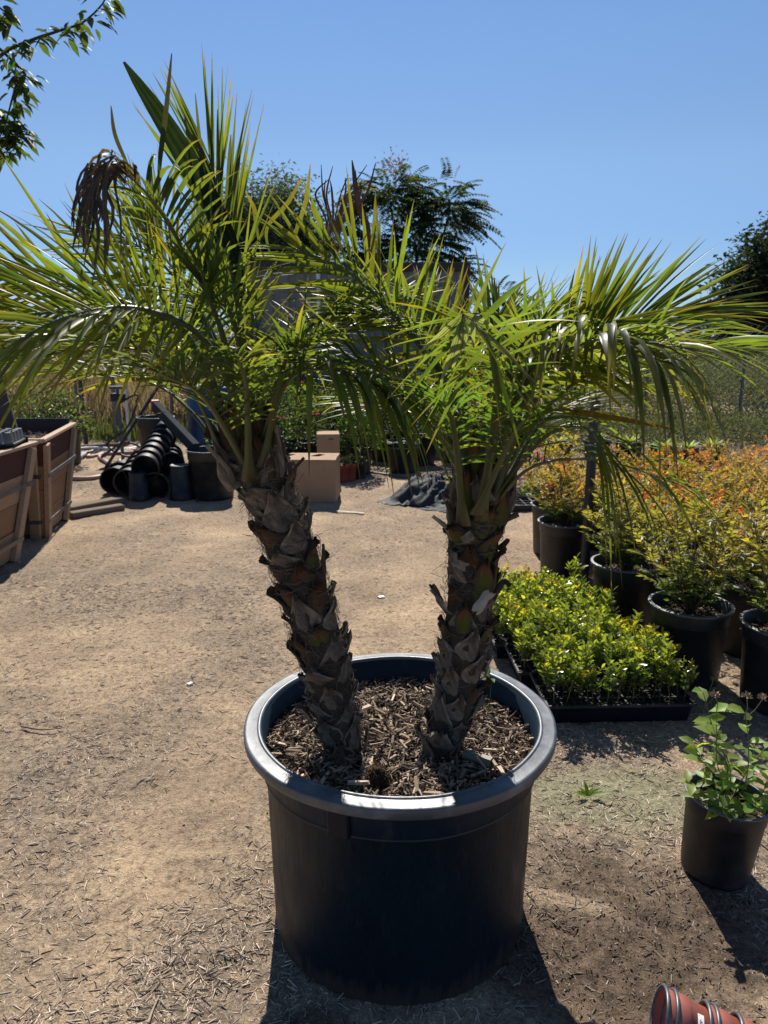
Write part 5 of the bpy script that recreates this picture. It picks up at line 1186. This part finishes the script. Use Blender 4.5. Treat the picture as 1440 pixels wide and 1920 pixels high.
    # petioles
# ------------------------------------------------------------------ fence, container, back things
fen = empty('chain_link_fence', (0, 11.4, 0), label='chain-link wire fence running across the back of the yard', cat='fence')
FH = 1.66
for k in range(12):
    x = -7.6 + k * 1.45
    if -3.1 < x < 1.9: pass
    g = Geo(); tube(g, [(x, 0, 0), (x, 0, FH - .02)], .025, 8); g.build('post', M_greypost, fen, True)
g = Geo()
x = -8.0; th = .0012
segs = []
while x < 9.5:
    for s in (1, -1):
        xx = x if s > 0 else x + 1.66
        V = np.array([[xx - th, 0, .03], [xx + th, 0, .03], [xx + s * FH + th, 0, FH + .03], [xx + s * FH - th, 0, FH + .03]]) + np.array([0, .004 * s, 0])
        V2 = V + np.array([0, .003, 0]); g.add(np.concatenate([V, V2]), np.array([[0, 1, 2, 3], [7, 6, 5, 4], [0, 3, 7, 4], [1, 5, 6, 2]]))
    x += .115
g.build('wire_mesh', M_wire, fen, False, 'stuff')
g = Geo(); tube(g, [(-8, -.03, FH - .05), (9.5, -.03, FH - .05)], .003, 4); g.build('tension_wire', M_wire, fen)
for (px, base_, topz, r, mt, nm, lb) in ((162, 832, 1.75, .03, M_post, 'steel_post', 'black steel stake post standing left of the grey and white ones'), (220, 828, 1.5, .032, M_greypost, 'steel_post', 'grey fence post between the black stake and the white pipe'), (243, 830, 1.55, .024, M_white, 'white_pipe', 'upright white plastic pipe behind the pot heap'), (600, 815, 2.5, .03, M_white, 'white_pipe', 'tall white pipe standing against the container wall')):
    p = gnd(px, base_); 
    if px == 600: p = Vector((X_at(600, 11.2, 1), 11.2, 0))
    g = Geo(); tube(g, [(0, 0, 0), (-.02 if px < 200 else 0, 0, topz)], r, 10); o = g.build(nm, mt, None, True); o.location = p; tag(o, lb, 'post' if nm == 'steel_post' else 'pipe')
# container
ct = empty('shipping_container', (0, 11.75, 0), label='old grey corrugated shipping container behind the palms', cat='container')
CX0, CX1, CH = -2.15, 1.30, 2.62
g = Geo(); n = 60; prof = []
per_ = .28; x = CX0 + .12; pts = []
while x < CX1 - .12:
    pts += [(x, 0), (x + .07, 0), (x + .105, .035), (x + .175, .035), (x + .21, 0)]; x += .21 + .035
pts = [(a_, b_) for a_, b_ in pts if a_ < CX1 - .1]
V = []; 
for a_, b_ in pts: V += [[a_, b_, .18], [a_, b_, CH - .13]]
F = [[2 * k, 2 * k + 2, 2 * k + 3, 2 * k + 1] for k in range(len(pts) - 1)]
g.add(np.array(V), F, (.21, .205, .20)); g.build('corrugated_wall', M_cont, ct)
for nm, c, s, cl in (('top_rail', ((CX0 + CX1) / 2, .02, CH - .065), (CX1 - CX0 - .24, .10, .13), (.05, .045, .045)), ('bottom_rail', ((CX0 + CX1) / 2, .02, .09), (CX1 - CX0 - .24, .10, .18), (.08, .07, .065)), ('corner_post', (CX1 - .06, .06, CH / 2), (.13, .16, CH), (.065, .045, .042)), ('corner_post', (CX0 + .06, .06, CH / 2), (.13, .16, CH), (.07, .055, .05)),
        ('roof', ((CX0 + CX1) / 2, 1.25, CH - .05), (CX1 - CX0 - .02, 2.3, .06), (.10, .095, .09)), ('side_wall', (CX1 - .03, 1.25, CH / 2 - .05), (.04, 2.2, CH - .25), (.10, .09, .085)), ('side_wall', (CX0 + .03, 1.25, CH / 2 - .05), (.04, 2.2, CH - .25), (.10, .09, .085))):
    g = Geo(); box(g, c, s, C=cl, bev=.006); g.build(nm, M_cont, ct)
tc_ = bpy.data.curves.new('lettering', 'FONT'); tc_.body = 'IV'; tc_.size = .34; tc_.extrude = .002; to_ = bpy.data.objects.new('lettering_curve', tc_); to_ = bpy.data.objects.new('lettering', bpy.data.meshes.new_from_object(to_)); COL.objects.link(to_); to_.parent = ct; to_.location = (X_at(632, 11.7, 2.2) , -.006, 2.08); to_.rotation_euler = (R(90), 0, 0); to_.data.materials.append(M_ink)

# shrubs in pots in the middle back
def potted(x, y, pr, ph, kind, r, h, lcol, label, plabel, nf=0, fcol=(.6, .05, .06), n=500, leaf=.05, terracotta=False, fl=.05):
    single_pot((x, y, 0), pr, ph, plabel, mat=M_terra if terracotta else M_black2, seg=24)
    return flower_plant((x, y, ph * .85), h, r, n, fcol, label, nf, lcol, 'potted_shrub', fl, None, leaf)
MID = [(-1.35, 8.8, .2, .35, .40, .85, (.05, .08, .03), 'glossy dark green shrub behind the left palm trunk', 'black pot behind the left palm trunk', 0),
 (-.95, 8.5, .2, .35, .42, .80, (.035, .06, .025), 'glossy dense shrub directly behind the cardboard box', 'black pot hidden behind the cardboard box', 5),
 (-.55, 8.9, .2, .35, .38, .90, (.035, .055, .022), 'tall dark shrub behind the smaller cardboard box', 'black pot behind the smaller cardboard box', 0),
 (-.28, 8.3, .16, .32, .26, .60, (.04, .07, .025), 'geranium with red blooms between the boxes and the bucket', 'black pot of the red geranium', 9),
 (.05, 9.3, .25, .40, .45, .75, (.03, .05, .02), 'dark bushy plant behind the black bucket', 'big black pot behind the bucket', 0),
 (.45, 9.0, .22, .40, .45, .80, (.06, .085, .045), 'yellowish ornamental plant right of the bucket', 'black pot right of the bucket', 0),
 (.90, 9.2, .22, .35, .45, .65, (.07, .09, .06), 'grey-leaved shrub behind the shade cloth', 'black pot behind the shade cloth', 0),
 (1.30, 9.4, .22, .35, .40, .60, (.06, .085, .05), 'grey-green shrub behind the magenta flowers', 'black pot behind the magenta flowers', 0),
 (-1.75, 9.4, .22, .35, .45, .95, (.05, .075, .035), 'leafy shrub between the blue barrel and the left trunk', 'black pot right of the blue barrel', 0),
 (1.75, 9.6, .22, .35, .40, .55, (.05, .075, .035), 'low green shrub behind the dark post', 'black pot behind the dark post', 0)]
for (x, y, pr, ph, r, h, lc, lb, pl, nf) in MID: potted(x, y, pr, ph, 0, r, h, lc, lb, pl, nf, n=1500, leaf=.05)
for (px, py, lb, pl, tc) in ((642, 905, 'small seedling in the left terracotta pot', 'small terracotta pot nearest the cardboard box', True), (655, 903, 'small seedling in the right terracotta pot', 'small terracotta pot second from the cardboard box', True), (674, 900, 'small herb in the narrow black pot', 'narrow black pot right of the terracotta ones', False), (520, 905, 'grassy plant behind the left trunk', 'small green-black pot behind the left trunk', False)):
    p = gnd(px, py); single_pot((p.x, p.y + .08, 0), .085, .19, pl, mat=M_terra if tc else M_black2, seg=24); flower_plant((p.x, p.y + .08, .16), .12, .08, 90, (.3, .3, .2), lb, 0, (.10, .13, .08), 'potted_herb', leaf=.04)
bk = single_pot((.22, 8.45, 0), .20, .36, 'black bucket-like pot with green-lined rim and looped handle', seg=40, name='plant_bucket')
g = Geo(); a = np.linspace(R(190), R(350), 16); tube(g, [(math.cos(t) * .20, math.sin(t) * .21, .36 + .02 * math.sin(t * 3)) for t in a], .007, 6); g.build('handle', M_white, bk, True)
g = Geo(); lathe(g, [(.196, .285), (.2, .29), (.2, .298), (.197, .303)], 40); g.build('green_band', simple('green_band_plastic', (.03, .12, .08), .5), bk, True)
# agaves in black pots on the right, beyond the bushes
for k, (px, d) in enumerate(((1245, 8.4), (1290, 8.3), (1335, 8.5), (1180, 8.8), (1120, 9.0), (1050, 8.8))):
    x = X_at(px, d, .3); oo = ['leftmost but three', 'third from the right', 'rightmost', 'fourth from the right', 'fifth from the right', 'leftmost'][k]
    if k == 0: oo = 'third from the right, widest'
    if k == 1: oo = 'second from the right'
    single_pot((x, d, 0), .17, .30, f'black pot of the row behind the orange bushes, {oo}', seg=24, group='pots of agaves in a row')
    g = Geo(); n = 26; a = np.arange(n) * 2.4; D = np.stack([np.cos(a), np.sin(a), .35 + .05 * np.arange(n)], 1); batch(g, LEAF, np.tile([0, 0, 0.], (n, 1)), D, np.tile([0, 0, 1.], (n, 1)), rng.uniform(.14, .22, n), .035, cols(n, (.16, .20, .13), .15), droop=.15)
    o = g.build('agave_rosette', M_leaf, None, True); o.location = (x, d, .27); tag(o, f'pale grey-green agave rosette behind the orange bushes, {oo}', 'plant', 'agaves in black pots')
# plants behind the crates
for (px, d, r, h, lc, lb) in ((28, 7.4, .12, .30, (.30, .34, .03), 'bright yellow-green plant behind the rear crate beside the slim trunk'), (60, 8.8, .45, .75, (.055, .085, .055), 'bluish grassy shrub behind the rear crate'), (118, 9.0, .35, .55, (.06, .075, .05), 'wispy grey-green shrub left of the black stake')):
    x = X_at(px, d, .6); single_pot((x, d, 0), .2, .45, 'black pot standing behind the rear crate under the ' + ('yellow plant' if px == 28 else 'bluish shrub' if px == 60 else 'wispy shrub'), seg=24)
    flower_plant((x, d, .38), h, r, 700 if px > 30 else 200, (.2, .2, .1), lb, 0, lc, 'potted_shrub', leaf=.07)
# field beyond the fence: dry grass left, scrub right
def tufts(n, x0, x1, y0, y1, h0, h1, col, col2, label, name, wd=.012, lean=.25, clump=.15):
    g = Geo(); nc = n // 14; cx = rng.uniform(x0, x1, nc); cy = rng.uniform(y0, y1, nc); hh = rng.uniform(h0, h1, nc) * (.75 + .5 * fbm(cx * .9, cy * .5, 2, 4))
    x = np.repeat(cx, 14) + rng.normal(0, clump, nc * 14); y = np.repeat(cy, 14) + rng.normal(0, clump, nc * 14); H = np.repeat(hh, 14) * rng.uniform(.5, 1.1, nc * 14); k = len(x)
    D = np.stack([rng.normal(0, lean, k), rng.normal(0, lean, k), np.ones(k)], 1)
    C = mixc(col, col2, np.clip(np.repeat(fbm(cx * .6, cy * .6, 2, 8), 14) * 1.6 - .3 + rng.normal(0, .2, k), 0, 1)) * (1 + rng.normal(0, .2, (k, 1)))
    batch(g, KITE, np.stack([x, y, np.zeros(k)], 1), D, np.stack([rng.normal(0, 1, k), rng.normal(0, 1, k) - 1, np.full(k, .2)], 1), H, wd * rng.uniform(.6, 1.5, k), np.clip(C, .01, .8))
    return tag(g.build(name, M_grass, None, False), label, None, None, 'stuff')
tufts(26000, -9, -1.0, 11.7, 17, .7, 1.25, (.19, .145, .095), (.27, .21, .135), 'tall dry tan grass beyond the fence', 'dry_grass', .02)
tufts(9000, -9, -1, 11.0, 12.0, .15, .5, (.09, .13, .05), (.14, .17, .06), 'green grass at the foot of the fence', 'green_grass', .014)
tufts(6000, -9, 10, 17, 30, .8, 1.5, (.16, .13, .08), (.10, .10, .06), 'dull brush of the far field', 'far_grass', .05)
def scrub(n, x0, x1, y0, y1, h, col, label, name, leaf=.07, seed=0):
    g = Geo(); x = rng.uniform(x0, x1, n); y = rng.uniform(y0, y1, n); top = h * (.55 + .7 * fbm(x * 1.1 + seed, y * .8, 3, 15 + seed)); z = top * rng.uniform(.1, 1, n) ** .6
    k = n; C = cols(n, col, .3, .12) * (.7 + .7 * fbm(x * .9, y * .9, 2, 33 + seed))[:, None]; sp_ = rng.uniform(0, 1, n) < .015; C[sp_] = (.30, .28, .10)
    batch(g, KITE, np.stack([x, y, z], 1), rdir(n, -.2, 1), rdir(n), leaf * rng.uniform(.5, 1.3, n), leaf * .35, np.clip(C, .01, .7)); return tag(g.build(name, M_tree, None, False), label, None, None, 'stuff')
scrub(42000, 1.9, 8, 9.1, 11.7, .55, (.085, .095, .06), 'low grey-green weeds in front of the fence on the right', 'weeds', .05, 11)
scrub(60000, 1.4, 10, 11.7, 16, 1.25, (.10, .11, .075), 'grey-green weedy scrub beyond the fence on the right', 'scrub', .06, 1)
scrub(30000, -10, -.5, 15, 20, 1.7, (.085, .09, .055), 'olive brush rising behind the dry grass', 'scrub', .09, 3)
scrub(16000, 1.0, 16, 18, 30, 1.55, (.07, .08, .055), 'darker brush in front of the skyline trees', 'scrub', .14, 5)
scrub(20000, -2.5, 1.6, 9.9, 11.0, 1.2, (.045, .062, .03), 'dark undergrowth in front of the container', 'undergrowth', .06, 7)
